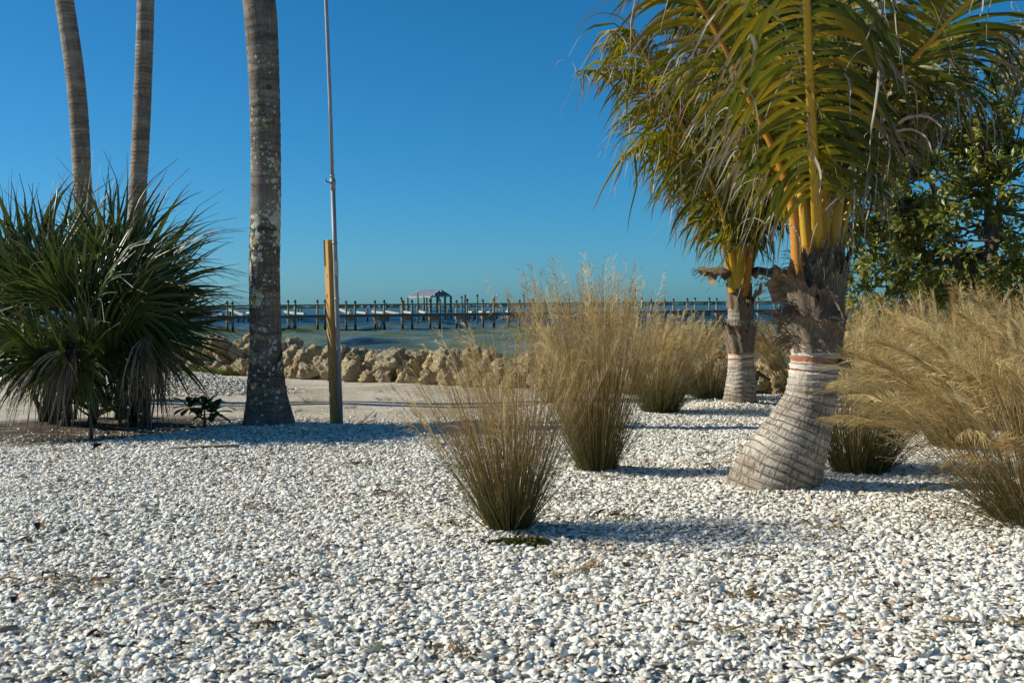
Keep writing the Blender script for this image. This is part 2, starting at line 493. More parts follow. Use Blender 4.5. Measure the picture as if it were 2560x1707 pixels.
        c = t.mix(t.ramp(tip, [(dry_amt, (0, 0, 0)), (min(dry_amt + 0.1, 1), (1, 1, 1))]), c, dry)
        return t.finish(c, rough, None, 0.35, translucent=trans)
    M['leaflet'] = leaf("coconut_leaflet", [(0.0, (0.045, 0.075, 0.006)), (0.4, (0.10, 0.125, 0.008)), (0.8, (0.20, 0.18, 0.010)), (1.0, (0.38, 0.25, 0.012))], (0.22, 0.16, 0.09), 0.84, 0.40)
    M['leaflet_gold_lit'] = leaf("coconut_leaflet_gold_lit", [(0.0, (0.13, 0.17, 0.010)), (0.4, (0.25, 0.24, 0.010)), (0.8, (0.42, 0.30, 0.012)), (1.0, (0.50, 0.30, 0.015))], (0.28, 0.21, 0.12), 0.88, 0.58)  # brighter yellow copy of the leaflet, backlit sun glow put into its colour
    M['leaflet_dry'] = leaf("dry_leaflet", [(0.0, (0.20, 0.16, 0.115)), (0.5, (0.36, 0.32, 0.26)), (1.0, (0.48, 0.44, 0.37))], (0.3, 0.26, 0.2), 0.9, 0.15, 0.8, False)
    M['fan'] = leaf("fan_leaf", [(0.0, (0.042, 0.065, 0.014)), (0.5, (0.065, 0.095, 0.018)), (0.85, (0.10, 0.125, 0.022)), (1.0, (0.14, 0.13, 0.03))], (0.16, 0.10, 0.045), 0.95, 0.24, 0.36, False)
    M['fan_dry'] = leaf("dry_fan_leaf", [(0.0, (0.08, 0.062, 0.045)), (0.5, (0.20, 0.165, 0.13)), (1.0, (0.42, 0.38, 0.32))], (0.3, 0.26, 0.2), 0.9, 0.12, 0.85, False)
    M['tree_leaf'] = leaf("tree_leaf", [(0.0, (0.11, 0.15, 0.02)), (0.45, (0.23, 0.26, 0.04)), (0.8, (0.36, 0.35, 0.08)), (0.97, (0.44, 0.38, 0.10)), (1.0, (0.5, 0.32, 0.01))], (0.12, 0.12, 0.03), 2.0, 0.4, 0.34, False)
    M['broad_leaf'] = leaf("broad_leaf", [(0.0, (0.03, 0.075, 0.012)), (0.6, (0.055, 0.12, 0.016)), (0.95, (0.085, 0.15, 0.02)), (1.0, (0.35, 0.3, 0.02))], (0.1, 0.1, 0.03), 2.0, 0.2, 0.28, False)
    # grass: green-brown culm turning straw; plumes straw
    t = NT("grass_stem"); uv = t.coord("UV"); sx = t.n("SeparateXYZ"); t.link(uv, sx.inputs[0])
    q = t.math('ADD', sx.outputs["X"], t.math('MULTIPLY', t.math('SUBTRACT', sx.outputs["Y"], 0.5), 0.6))
    c = t.ramp(q, [(0.0, (0.085, 0.072, 0.024)), (0.3, (0.15, 0.115, 0.036)), (0.6, (0.26, 0.17, 0.062)), (1.0, (0.40, 0.27, 0.11))])
    M['stem'] = t.finish(c, 0.6, None, 0.25, translucent=0.2)
    t = NT("grass_blade_green"); uv = t.coord("UV"); sx = t.n("SeparateXYZ"); t.link(uv, sx.inputs[0])
    c = t.ramp(sx.outputs["Y"], [(0.0, (0.05, 0.065, 0.018)), (0.6, (0.10, 0.10, 0.028)), (1.0, (0.22, 0.16, 0.06))])
    M['blade'] = t.finish(c, 0.55, None, 0.25, translucent=0.25)
    t = NT("grass_plume"); uv = t.coord("UV"); sx = t.n("SeparateXYZ"); t.link(uv, sx.inputs[0])
    c = t.ramp(sx.outputs["Y"], [(0.0, (0.36, 0.24, 0.09)), (0.5, (0.56, 0.41, 0.18)), (1.0, (0.76, 0.62, 0.33))])
    M['plume'] = t.finish(c, 0.7, None, 0.15, translucent=0.35)
    t = NT("turf"); uv = t.coord("UV"); sx = t.n("SeparateXYZ"); t.link(uv, sx.inputs[0])
    c = t.ramp(sx.outputs["Y"], [(0.0, (0.06, 0.10, 0.012)), (0.6, (0.13, 0.17, 0.02)), (1.0, (0.24, 0.21, 0.05))])
    M['turf'] = t.finish(c, 0.6, None, 0.25, translucent=0.3)
    # timber
    def wood(name, a, b, sc_=(14, 14, 1.2), rough=0.75):
        t = NT(name); v = t.coord("Object", sc_)
        n = t.noise(v, 2.2, 5, 0.6, 1.2)
        c = t.ramp(n, [(0.32, a), (0.52, b), (0.7, a)])
        f = t.noise(v, 9, 4, 0.7)
        c = t.mix(0.4, c, t.ramp(f, [(0.3, (0.5, 0.45, 0.4)), (0.6, (1, 1, 1))]), 'MULTIPLY')
        return t.finish(c, rough, t.bump(f, 0.4, 0.004), 0.25)
    M['pine'] = wood("treated_pine", (0.36, 0.195, 0.055), (0.52, 0.31, 0.105))
    M['knot'] = wood("pine_knot", (0.16, 0.075, 0.025), (0.24, 0.12, 0.04), (30, 30, 30))
    M['pile'] = wood("weathered_pile", (0.19, 0.19, 0.12), (0.29, 0.27, 0.18), (3, 3, 0.6))
    M['pile_green'] = wood("green_treated_pile", (0.09, 0.14, 0.10), (0.16, 0.21, 0.155), (3, 3, 0.6))
    M['rail'] = wood("weathered_rail", (0.20, 0.15, 0.08), (0.26, 0.20, 0.115), (1, 1, 4))
    M['stringer'] = wood("grey_stringer", (0.10, 0.095, 0.085), (0.17, 0.155, 0.13), (1, 1, 4))
    M['beam'] = wood("brown_beam", (0.26, 0.165, 0.075), (0.36, 0.245, 0.12), (1, 1, 3))
    M['bleached'] = wood("bleached_plank", (0.38, 0.37, 0.29), (0.50, 0.49, 0.40), (1, 1, 3))
    t = NT("black_cap"); M['cap'] = t.finish((0.02, 0.025, 0.025), 0.5)
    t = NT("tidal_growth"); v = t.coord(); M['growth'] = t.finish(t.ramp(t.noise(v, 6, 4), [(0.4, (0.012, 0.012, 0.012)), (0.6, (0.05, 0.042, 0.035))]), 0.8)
    t = NT("galvanised"); v = t.coord("Object", (20, 20, 3))
    c = t.ramp(t.noise(v, 3, 4), [(0.35, (0.20, 0.22, 0.235)), (0.65, (0.32, 0.34, 0.35))])
    M['steel'] = t.finish(c, 0.55, None, 0.3, metal=0.2)
    t = NT("dark_steel"); M['iron'] = t.finish((0.035, 0.033, 0.03), 0.5, None, 0.4, metal=0.6)
    t = NT("sticker"); v = t.coord("Object", (1, 1, 1))
    sx = t.n("SeparateXYZ"); t.link(v, sx.inputs[0])
    ln = t.noise(t.coord("Object", (60, 60, 300)), 1.0, 2)
    M['sticker'] = t.finish(t.ramp(ln, [(0.44, (0.16, 0.16, 0.17)), (0.5, (0.66, 0.67, 0.67))]), 0.5)
    t = NT("sheet_roof"); M['roof'] = t.finish((0.22, 0.26, 0.29), 0.5, None, 0.4)
    t = NT("gable_board"); M['gable'] = t.finish((0.16, 0.18, 0.20), 0.7)
    t = NT("white_paint"); M['white'] = t.finish((0.78, 0.78, 0.76), 0.6)
    t = NT("far_trees"); v = t.coord("Object", (0.02, 0.02, 0.3))
    M['far'] = t.finish(t.ramp(t.noise(v, 2, 3), [(0.3, (0.055, 0.085, 0.075)), (0.7, (0.10, 0.125, 0.10))]), 1.0, None, 0.0)
    t = NT("tree_bark"); v = t.coord("Object", (6, 6, 2))
    n = t.noise(v, 3, 5, 0.7)
    M['bark'] = t.finish(t.ramp(n, [(0.3, (0.055, 0.045, 0.035)), (0.7, (0.19, 0.16, 0.125))]), 0.9, t.bump(n, 0.8, 0.02), 0.15)
    t = NT("brown_leaf"); v = t.coord(); M['brown_leaf'] = t.finish(t.ramp(t.noise(v, 25, 3), [(0.3, (0.09, 0.035, 0.015)), (0.7, (0.21, 0.085, 0.03))]), 0.6, None, 0.3)
    t = NT("plant_litter"); uv = t.coord("UV"); sx = t.n("SeparateXYZ"); t.link(uv, sx.inputs[0])
    M['litter'] = t.finish(t.ramp(sx.outputs["Y"], [(0.0, (0.04, 0.03, 0.022)), (0.4, (0.12, 0.07, 0.03)), (0.7, (0.28, 0.20, 0.10)), (0.9, (0.36, 0.29, 0.15)), (1.0, (0.10, 0.11, 0.03))]), 0.8, None, 0.15)
    t = NT("dry_stick"); v = t.coord(); M['stick'] = t.finish(t.ramp(t.noise(v, 20, 3), [(0.3, (0.13, 0.10, 0.07)), (0.7, (0.33, 0.27, 0.2))]), 0.85)
    t = NT("moss"); v = t.coord(); M['moss'] = t.finish(t.ramp(t.noise(v, 45, 3), [(0.3, (0.045, 0.06, 0.012)), (0.55, (0.11, 0.12, 0.02)), (0.7, (0.22, 0.15, 0.04))]), 0.8)


materials()

# ------------------------------------------------------------------ the lie of the land
WX = np.array([-40, -13, -10.8, -5.94, -1.77, 0.11, 1.6, 3.3, 6, 9, 40], float)
WY = np.array([45, 26, 24.2, 20.8, 17.7, 16.3, 15.4, 14.9, 14.3, 13.9, 12], float)
_bp = [on_ground(px, py) for px, py in ((-300, 1130), (0, 1122), (200, 1112), (330, 1100), (430, 1088), (560, 1064), (700, 1058), (860, 1062), (1010, 1070), (1150, 1056), (1300, 1020), (1450, 1000), (1700, 990), (2000, 990), (2600, 1010))]
BX = np.array([-30] + [p.x for p in _bp] + [30], float)
BY = np.array([_bp[0].y] + [p.y for p in _bp] + [_bp[-1].y], float)
PILE = on_ground(455, 985)      # heap of spare shells


def wall_y(x): return np.interp(x, WX, WY)
def bed_y(x): return np.interp(x, BX, BY)


def wob(x, y, s):
    return (np.sin(x * s + 1.3 * np.sin(y * s * 0.7)) * np.cos(y * s * 0.9 + 0.8 * np.sin(x * s * 1.1)))


def gz(x, y):
    x, y = np.asarray(x, float), np.asarray(y, float)
    z = 0.018 * wob(x, y, 1.1) + 0.010 * wob(x + 3, y - 1, 2.7)
    d = y - wall_y(x)
    z = z - 1.9 * np.clip((d - 0.5) / 3.5, 0, 1)
    r2 = ((x - PILE.x) / 1.5) ** 2 + ((y - PILE.y) / 0.9) ** 2
    for p, r, h in MOUNDS:
        z = z + h * np.exp(-(((x - p.x) / r) ** 2 + ((y - p.y) / r) ** 2))
    return z + 0.30 * np.exp(-r2 * 1.6)


MOUNDS = [(on_ground(1935, 1235), 0.42, 0.05), (on_ground(1848, 1026), 0.4, 0.05), (on_ground(673, 1075), 0.5, 0.012), (on_ground(1272, 1340), 0.25, 0.02), (on_ground(1490, 1195), 0.3, 0.025)]


def gz1(x, y): return float(gz(x, y))


def grid_sheet(name, xs, ys, zf, mat):
    X, Y = np.meshgrid(xs, ys)
    V = np.stack([X, Y, zf(X, Y)], -1).reshape(-1, 3)
    nx, ny = len(xs), len(ys)
    i = (np.arange(ny - 1)[:, None] * nx + np.arange(nx - 1)[None, :]).ravel()
    F = np.stack([i, i + 1, i + nx + 1, i + nx], -1)
    return obj(name, quick_mesh(name, V, F), mat)


xs = np.concatenate([np.linspace(-400, -14, 30), np.arange(-13.5, 13.6, 0.12), np.linspace(14, 400, 30)])
ys = np.concatenate([np.linspace(-400, -3, 30), np.arange(-2, 32, 0.12), np.linspace(33, 160, 20)])
ground = grid_sheet("ground", xs, ys, gz, M['sand'])
tag(ground, "pale sandy ground behind the shell bed", kind='structure')
wr = np.random.default_rng(2)
sea_x = np.concatenate([[-9000, -3000, -900, -300, -150], np.arange(-90, 90.1, 0.6), [150, 300, 900, 3000, 9000]])
sea_y = np.concatenate([np.arange(14, 150, 0.45), np.arange(150, 330, 1.0), [345, 380, 450, 600, 1000, 2000, 4000, 9000]])


def swell(X, Y):
    z = np.zeros_like(X)
    for _ in range(26):
        lam = wr.uniform(1.6, 8.5)
        a = math.radians(90) + wr.normal(0, 0.55)
        k = 2 * math.pi / lam
        z += 0.0095 * lam ** 0.9 * np.sin(k * (np.cos(a) * X + np.sin(a) * Y) + wr.uniform(0, 6.28) + 0.7 * np.sin(0.21 * X + wr.uniform(0, 6)))
    fade = np.clip((320 - Y) / 120, 0, 1) * np.clip((90 - np.abs(X)) / 10, 0, 1)
    return -1.2 + z * fade


sea = grid_sheet("sea_water", sea_x, sea_y, swell, M['water'])
tag(sea, "choppy green and blue bay water", kind='structure')

# shell bed sheet a little above the sand, its far edge sinking into it
bxs = np.arange(-13, 13.01, 0.1)
bys = np.linspace(0, 1, 120)
Xb = np.repeat(bxs[None, :], len(bys), 0)
Yb = -3 + (bed_y(Xb) + 0.15 + 3) * bys[:, None]
edge = np.clip((bed_y(Xb) - Yb) / 0.5, -0.4, 1)
Zb = gz(Xb, Yb) + 0.03 * edge
nx = len(bxs)
ii = (np.arange(len(bys) - 1)[:, None] * nx + np.arange(nx - 1)[None, :]).ravel()
shell_bed = obj("shell_bed", quick_mesh("shell_bed", np.stack([Xb, Yb, Zb], -1).reshape(-1, 3), np.stack([ii, ii + 1, ii + nx + 1, ii + nx], -1)), M['grit'])
tag(shell_bed, "bed of crushed white sea shells", kind='structure')


def bed_z(x, y):
    return gz(x, y) + 0.03 * np.clip((bed_y(x) - y) / 0.5, 0, 1)


# ------------------------------------------------------------------ shells
def shell_mesh(name, kind, seed):
    r = random.Random(seed)
    ns, nr = 12, 4
    V, F = [(0, 0, 0.0)], []
    asp = {'clam': 0.80, 'cockle': 0.95, 'oyster': 0.68, 'scallop': 1.0, 'chip': 0.6}[kind]
    hh = {'clam': 0.30, 'cockle': 0.36, 'oyster': 0.15, 'scallop': 0.17, 'chip': 0.12}[kind]
    ph = r.random() * 6
    out = [1 + (0.22 if kind in ('oyster', 'chip') else 0.05) * math.sin(3 * 2 * math.pi * k / ns + ph) + (r.random() - .5) * (0.3 if kind in ('oyster', 'chip') else 0.06) for k in range(ns)]
    for j in range(1, nr + 1):
        q = j / nr
        for k in range(ns):
            a = 2 * math.pi * k / ns
            umbo = 0.75 + 0.25 * (1 - math.sin(a)) / 2 if kind != 'chip' else 1
            rr = q * out[k] * (1.0 - 0.18 * max(0, math.cos(a)) ** 3)
            x = math.cos(a) * rr * 0.5 * asp * (0.8 + 0.2 * umbo) + 0.12 * (1 - q)
            y = math.sin(a) * rr * 0.5
            rib = (0.025 * math.cos(k * math.pi) if kind in ('cockle', 'scallop') else 0) * q
            V.append((x, y, -hh * (q ** 2.2) * (0.9 + 0.1 * math.cos(a)) + rib))
    V[0] = (0.12, 0, 0)
    z0 = min(v[2] for v in V)
    V = [(x, y, z - z0 * 0.6) for x, y, z in V]
    for k in range(ns):
        F.append((0, 1 + k, 1 + (k + 1) % ns))
    for j in range(nr - 1):
        for k in range(ns):
            a, b = 1 + j * ns + k, 1 + j * ns + (k + 1) % ns
            F.append((a, a + ns, b + ns, b))
    me = bpy.data.meshes.new(name)
    me.from_pydata(V, [], F)
    me.shade_smooth()
    me.materials.append(M['shell'])
    return me


SHELLS = [shell_mesh("half_shell", k, i) for i, k in enumerate(['clam', 'chip', 'cockle', 'oyster', 'scallop', 'chip', 'clam', 'oyster'])]
src = bpy.data.collections.new("shell_variants")
for i, me in enumerate(SHELLS):
    o = bpy.data.objects.new("shell_variant_%d" % i, me)
    src.objects.link(o)


def scatter_nodes():
    ng = bpy.data.node_groups.new("scatter", 'GeometryNodeTree')
    ng.interface.new_socket("Geometry", in_out='INPUT', socket_type='NodeSocketGeometry')
    ng.interface.new_socket("Geometry", in_out='OUTPUT', socket_type='NodeSocketGeometry')
    n, l = ng.nodes, ng.links
    gi, go = n.new("NodeGroupInput"), n.new("NodeGroupOutput")
    ci = n.new("GeometryNodeCollectionInfo")
    ci.inputs["Collection"].default_value = src
    ci.inputs["Separate Children"].default_value = True
    ci.inputs["Reset Children"].default_value = True
    iop = n.new("GeometryNodeInstanceOnPoints")
    iop.inputs["Pick Instance"].default_value = True
    def attr(name, typ):
        a = n.new("GeometryNodeInputNamedAttribute")
        a.data_type = typ
        a.inputs["Name"].default_value = name
        return [s for s in a.outputs if s.enabled][0]
    e2r = n.new("FunctionNodeEulerToRotation")
    l.new(attr("turn", 'FLOAT_VECTOR'), e2r.inputs[0])
    l.new(e2r.outputs[0], iop.inputs["Rotation"])
    l.new(attr("size", 'FLOAT'), iop.inputs["Scale"])
    l.new(attr("pick", 'INT'), iop.inputs["Instance Index"])
    l.new(gi.outputs[0], iop.inputs["Points"])
    l.new(ci.outputs[0], iop.inputs["Instance"])
    l.new(iop.outputs[0], go.inputs[0])
    return ng


def shell_turns(n):
    t = np.zeros((n, 3))
    tilt = np.abs(RNG.normal(0, 0.26, n))
    steep = RNG.random(n) < 0.08
    tilt[steep] = RNG.uniform(0.6, 1.3, steep.sum())
    flip = RNG.random(n) < 0.17
    t[:, 0] = tilt * RNG.choice([-1, 1], n) + np.where(flip, math.pi, 0)
    t[:, 1] = RNG.normal(0, 0.25, n)
    t[:, 2] = RNG.uniform(0, 6.283, n)
    return t


def scatter(name, pts, size, label, parent=None):
    me = bpy.data.meshes.new(name)
    n = len(pts)
    me.vertices.add(n)
    me.vertices.foreach_set("co", np.asarray(pts, np.float32).ravel())
    me.attributes.new("turn", 'FLOAT_VECTOR', 'POINT').data.foreach_set("vector", shell_turns(n).astype(np.float32).ravel())
    me.attributes.new("size", 'FLOAT', 'POINT').data.foreach_set("value", np.asarray(size, np.float32))
    me.attributes.new("pick", 'INT', 'POINT').data.foreach_set("value", RNG.integers(0, len(SHELLS), n).astype(np.int32))
    o = bpy.data.objects.new(name, me)
    COL.objects.link(o)
    mod = o.modifiers.new("scatter", 'NODES')
    mod.node_group = SCATTER
    tag(o, label, kind='stuff')
    if parent: o.parent = parent
    return o


SCATTER = scatter_nodes()
N0 = 560000
ry = np.sqrt(RNG.uniform(2.2 ** 2, 15.6 ** 2, N0))
rx = RNG.uniform(-1, 1, N0) * (0.457 * ry * 1.22 + 0.25)
keep = ry < bed_y(rx) + RNG.normal(0, 0.12, N0)
keep &= ry < wall_y(rx) - 0.2
patch = np.array(wob(rx * 1.0 + 5, ry * 1.3, 1.7) * wob(rx - 2, ry + 1, 3.1))
keep &= RNG.random(N0) < np.where(ry > 9, 0.8, 1.0) * np.where((patch > 0.42) & (rx < 1.2), 0.45, 1.0)
rx, ry = rx[keep], ry[keep]
sz = np.clip(RNG.lognormal(math.log(0.0265), 0.36, len(rx)), 0.010, 0.056)
pts = np.stack([rx, ry, bed_z(rx, ry) + sz * 0.08 + RNG.uniform(0, 0.012, len(rx))], -1)
gravel = scatter("shell_gravel", pts, sz, "dense white shell gravel covering the bed")
# strays on the sand and the heap of spare shells
sx_ = RNG.normal(PILE.x, 0.85, 16000); sy_ = RNG.normal(PILE.y, 0.5, 16000)
k = ((sx_ - PILE.x) / 1.7) ** 2 + ((sy_ - PILE.y) / 1.0) ** 2 < RNG.uniform(0.6, 1.1, 16000)
sx_, sy_ = sx_[k], sy_[k]
s2 = RNG.uniform(0.025, 0.05, len(sx_))
heap = scatter("shell_heap", np.stack([sx_, sy_, gz(sx_, sy_) + RNG.uniform(0, 0.02, len(sx_))], -1), s2, "low heap of spare white shells behind the fan palm")
nx_ = 5000
ex = RNG.uniform(-7, 2.5, nx_); ey = bed_y(ex) + np.abs(RNG.normal(0, 0.7, nx_))
k = ey < wall_y(ex) - 0.3
ex, ey = ex[k], ey[k]
scatter("stray_shells", np.stack([ex, ey, gz(ex, ey) + 0.004], -1), RNG.uniform(0.012, 0.035, len(ex)), "stray shells scattered over the sand")
# the three hundred largest shells lie on top in the foreground, one object each
cnt = 0
while cnt < 300:
    y = random.uniform(3.45, 6.2) if cnt < 220 else random.uniform(3.45, 4.6)
    x = random.uniform(-1, 1) * 0.465 * y
    o = bpy.data.objects.new("shell", SHELLS[random.choice([0, 2, 3, 4, 6, 7])])
    COL.objects.link(o)
    s = random.uniform(0.045, 0.066) * (1.25 if random.random() < 0.08 else 1)
    o.scale = (s, s, s)
    o.location = (x, y, float(bed_z(x, y)) + 0.012)
    flip = math.pi if random.random() < 0.2 else 0
    o.rotation_euler = (random.gauss(0, 0.28) + flip, random.gauss(0, 0.22), random.uniform(0, 6.28))
    o.parent = shell_bed
    cnt += 1


# ------------------------------------------------------------------ boulder wall
def rock_mesh(seed):
    import bmesh
    r = random.Random(seed)
    bm = bmesh.new()
    bmesh.ops.create_icosphere(bm, subdivisions=4, radius=1)
    planes = []
    for _ in range(15):
        n = Vector((r.gauss(0, 1), r.gauss(0, 1), r.gauss(0, 1))).normalized()
        planes.append((n, r.uniform(0.58, 0.9)))
    off = Vector((r.uniform(0, 90), r.uniform(0, 90), r.uniform(0, 90)))
    for v in bm.verts:
        d = v.co.normalized()
        rad = 1.05
        for n, c in planes:
            q = d.dot(n)
            if q > 0.05: rad = min(rad, c / q)
        rad *= 1 + 0.10 * noise.fractal(d * 1.5 + off, 1.0, 2.0, 3) + 0.20 * noise.fractal(d * 4.0 + off, 0.6, 2.0, 5)
        pit = noise.voronoi(d * 4.5 + off)[0][0]
        rad -= 0.35 * max(0, 0.30 - pit)
        v.co = d * rad
    me = bpy.data.meshes.new("boulder")
    bm.to_mesh(me)
    bm.free()
    me.shade_smooth()
    me.materials.append(M['rock'])
    return me


ROCKS = [rock_mesh(100 + i) for i in range(16)]
wall = empty("boulder_seawall", (0, 16.5, 0))
tag(wall, "long low seawall of stacked tan limestone boulders along the water", "seawall")
rr = random.Random(5)
path = [(x, float(wall_y(x))) for x in np.linspace(-12.5, 8.0, 400)]
seg = np.cumsum([0] + [math.dist(path[i], path[i + 1]) for i in range(len(path) - 1)])
for row, (back, z, step, rad) in enumerate(((0.03, 0.08, 0.40, 0.20), (0.24, 0.25, 0.40, 0.19), (0.46, 0.36, 0.42, 0.185), (0.80, 0.15, 0.6, 0.27), (0.62, 0.40, 0.8, 0.15), (0.12, 0.15, 0.6, 0.12))):
    s = rr.uniform(0, 0.3)
    while s < seg[-1]:
        i = int(np.searchsorted(seg, s))
        x, y = path[min(i, len(path) - 1)]
        R = rad * rr.uniform(0.78, 1.32)
        o = bpy.data.objects.new("boulder", rr.choice(ROCKS))
        COL.objects.link(o)
        sc3 = (R * rr.uniform(0.9, 1.2), R * rr.uniform(0.8, 1.1), R * rr.uniform(0.78, 1.05))
        o.scale = sc3
        lift = 0.13 if (x < -4.2 and row in (1, 2, 4)) else 0.0
        o.location = Vector((x + back * 0.45, y + back * 0.9 + rr.uniform(-0.08, 0.08), z + lift + rr.uniform(-0.05, 0.07))) - wall.location
        o.rotation_euler = (rr.uniform(-0.5, 0.5), rr.uniform(-0.5, 0.5), rr.uniform(0, 6.28))
        o.parent = wall
        s += step * rr.uniform(0.8, 1.25) * R / rad
for px, py, dY, R in ((1105, 906, 0.30, 0.34), (1345, 908, 0.25, 0.30), (548, 862, 0.55, 0.22), (850, 890, 0.5, 0.24), (980, 900, 0.2, 0.26)):   # the larger crest stones
    x0 = on_ground(px, 960).x
    Y = float(wall_y(x0)) + dY
    p = at(px, py, Y)
    o = bpy.data.objects.new("boulder", ROCKS[int(px) % 16]); COL.objects.link(o)
    o.scale = (R * 1.1, R * 0.8, R * 0.75); o.location = p - wall.location; o.parent = wall
    o.rotation_euler = (0.2, 0.1, px)


# ------------------------------------------------------------------ trunks
def trunk_mesh(name, pts, rad, nseg, around=40, ring_amp=0.012, ring_step=0.07, seed=0, flare_rough=0.0):
    C = spline(pts, nseg)
    rr_ = np.interp(np.linspace(0, len(pts) - 1, nseg), np.arange(len(pts)), rad)
    L = np.concatenate([[0], np.cumsum(np.linalg.norm(np.diff(C, axis=0), axis=1))])
    T = nrm(np.gradient(C, axis=0))
    A = nrm(np.cross(T, np.array([0, 1.0, 0])))
    B = np.cross(A, T)
    a = np.linspace(0, 2 * np.pi, around + 1)
    rg = np.random.default_rng(seed)
    phase = L[:, None] + 0.02 * np.sin(a[None, :] * 2 + L[:, None] * 5) + 0.012 * np.sin(a * 3 + seed)[None, :]
    saw = (phase / ring_step) % 1.0
    irregular = 0.6 + 0.4 * np.sin(np.floor(phase / ring_step) * 12.9898)
    bulge = 0.02 * np.sin(L * 3.1 + seed)[:, None] * np.sin(a + L[:, None] * 0.9)[None if False else slice(None)]
    R = rr_[:, None] * (1 + bulge) + ring_amp * (saw ** 1.5 - 0.4) * irregular
    R += rg.normal(0, 0.0012, (nseg, around + 1))
    R[:, -1] = R[:, 0]
    V = C[:, None, :] + R[..., None] * (np.cos(a)[None, :, None] * A[:, None, :] + np.sin(a)[None, :, None] * B[:, None, :])
    n = around + 1
    i = (np.arange(nseg - 1)[:, None] * n + np.arange(around)[None, :]).ravel()
    F = np.stack([i, i + 1, i + n + 1, i + n], -1)
    uv = np.stack([np.repeat((a / (2 * np.pi))[None, :], nseg, 0), np.repeat(L[:, None], n, 1)], -1).reshape(-1, 2)
    return quick_mesh(name, V.reshape(-1, 3), F, uv)


def frond_mesh(pts, llen, pitch, wmax, start=0.2, droop=1.0, wind=(0, 0, 0), tr=0.03, vee=0.35, rnd_lo=0.0, rnd_hi=1.0, missing=0.03, seed=0, out=None, fwd0=0.2, fwd1=0.75, c0=0.07, c1=0.26):
    """returns rachis mesh data and leaflet centre lines"""
    rg = np.random.default_rng(seed)
    n = 60
    C = spline(pts, n)
    L = np.concatenate([[0], np.cumsum(np.linalg.norm(np.diff(C, axis=0), axis=1))])
    T = nrm(np.gradient(C, axis=0))
    o = C[-1] - C[0] if out is None else np.array(out, float)
    o = o - np.array([0, 0, o[2]])
    if np.linalg.norm(o) < 0.15: o = np.array([0.3, -1, 0.0])
    o = o / np.linalg.norm(o)
    S = np.cross(o, [0, 0, 1.0])
    Nv = nrm(np.cross(S[None, :], T))
    # rachis: flattened tube
    k = 8
    a = np.linspace(0, 2 * np.pi, k + 1)
    t = np.linspace(0, 1, n)
    R = tr * (1 - t) ** 0.7 * (1 + 0.35 * np.exp(-t * 10)) + 0.002
    S2 = nrm(np.cross(T, Nv))
    V = C[:, None, :] + R[:, None, None] * (np.cos(a)[None, :, None] * S2[:, None, :] + 0.75 * np.sin(a)[None, :, None] * Nv[:, None, :])
    i = (np.arange(n - 1)[:, None] * (k + 1) + np.arange(k)[None, :]).ravel()
    F = np.stack([i, i + 1, i + k + 2, i + k + 1], -1)
    uv = np.stack([np.repeat(t[:, None], k + 1, 1), np.repeat((a / 6.2832)[None, :], n, 0)], -1).reshape(-1, 2)
    rach = (V.reshape(-1, 3), F, uv)
    # leaflets
    pos = np.arange(start * L[-1], L[-1] * 0.995, pitch)
    P0, D0, N0_, LEN, SIDE = [], [], [], [], []
    for side in (-1, 1):
        for q in pos + rg.uniform(0, pitch, 1):
            if rg.random() < missing: continue
            q = min(q, L[-1])
            u = q / L[-1]
            c = np.array([np.interp(q, L, C[:, j]) for j in range(3)])
            tt = np.array([np.interp(q, L, T[:, j]) for j in range(3)])
            nn = np.array([np.interp(q, L, Nv[:, j]) for j in range(3)])
            ss = np.cross(tt, nn) * side
            v = (u - start) / (1 - start)
            fwd = fwd0 + fwd1 * v
            d = ss * math.cos(fwd * 0.9) + tt * math.sin(fwd * 0.9) + nn * (vee * (1 - 0.5 * v))
            d = d + rg.normal(0, 0.09, 3)
            P0.append(c); D0.append(d / np.linalg.norm(d)); N0_.append(nn)
            LEN.append(llen * (0.40 + 0.60 * math.sin(math.pi * min(1, v * 1.1 + 0.10)) ** 0.8) * (1 - 0.55 * max(0, v - 0.75) / 0.25) * rg.uniform(0.72, 1.1))
            SIDE.append(side)
    P0, D, N1, LEN = np.array(P0), np.array(D0), np.array(N0_), np.array(LEN)
    N, K = len(P0), 9
    P = np.empty((N, K, 3)); P[:, 0] = P0
    g = np.array([0, 0, -1.0]) * droop * rg.uniform(0.45, 1.5, (N, 1)) + np.array(wind)
    for j in range(1, K):
        P[:, j] = P[:, j - 1] + D * (LEN / (K - 1))[:, None]
        D = nrm(D + g * (c0 + c1 * (j / K)) + rg.normal(0, 0.03, (N, 3)))
    w = np.array([0.45, 0.85, 1, 1, 0.95, 0.82, 0.62, 0.36, 0.04]) * wmax * 0.5
    W = w[None, :] * rg.uniform(0.8, 1.15, (N, 1))
    rnd = rg.uniform(rnd_lo, rnd_hi, N)
    return rach, P, W, np.repeat(N1[:, None, :], K, 1), rnd


def add_frond(parent, pts, mats, single=False, rng_mat=None, **kw):
    rach, P, W, Nn, rnd = frond_mesh(pts, **kw)
    fr = obj("frond", quick_mesh("frond", *rach), mats[0], parent)
    if single:
        for q in range(len(P)):
            V, F, U = folded(P[q:q + 1], W[q:q + 1], Nn[q:q + 1], 0.3, rnd[q:q + 1])
            obj("leaflet", quick_mesh("leaflet", V, F, U), mats[1], fr)
    else:
        V, F, U = folded(P, W, Nn, 0.3, rnd)
        tag(obj("leaflets", quick_mesh("leaflets", V, F, U), mats[1], fr), kind='stuff')
    return fr, P


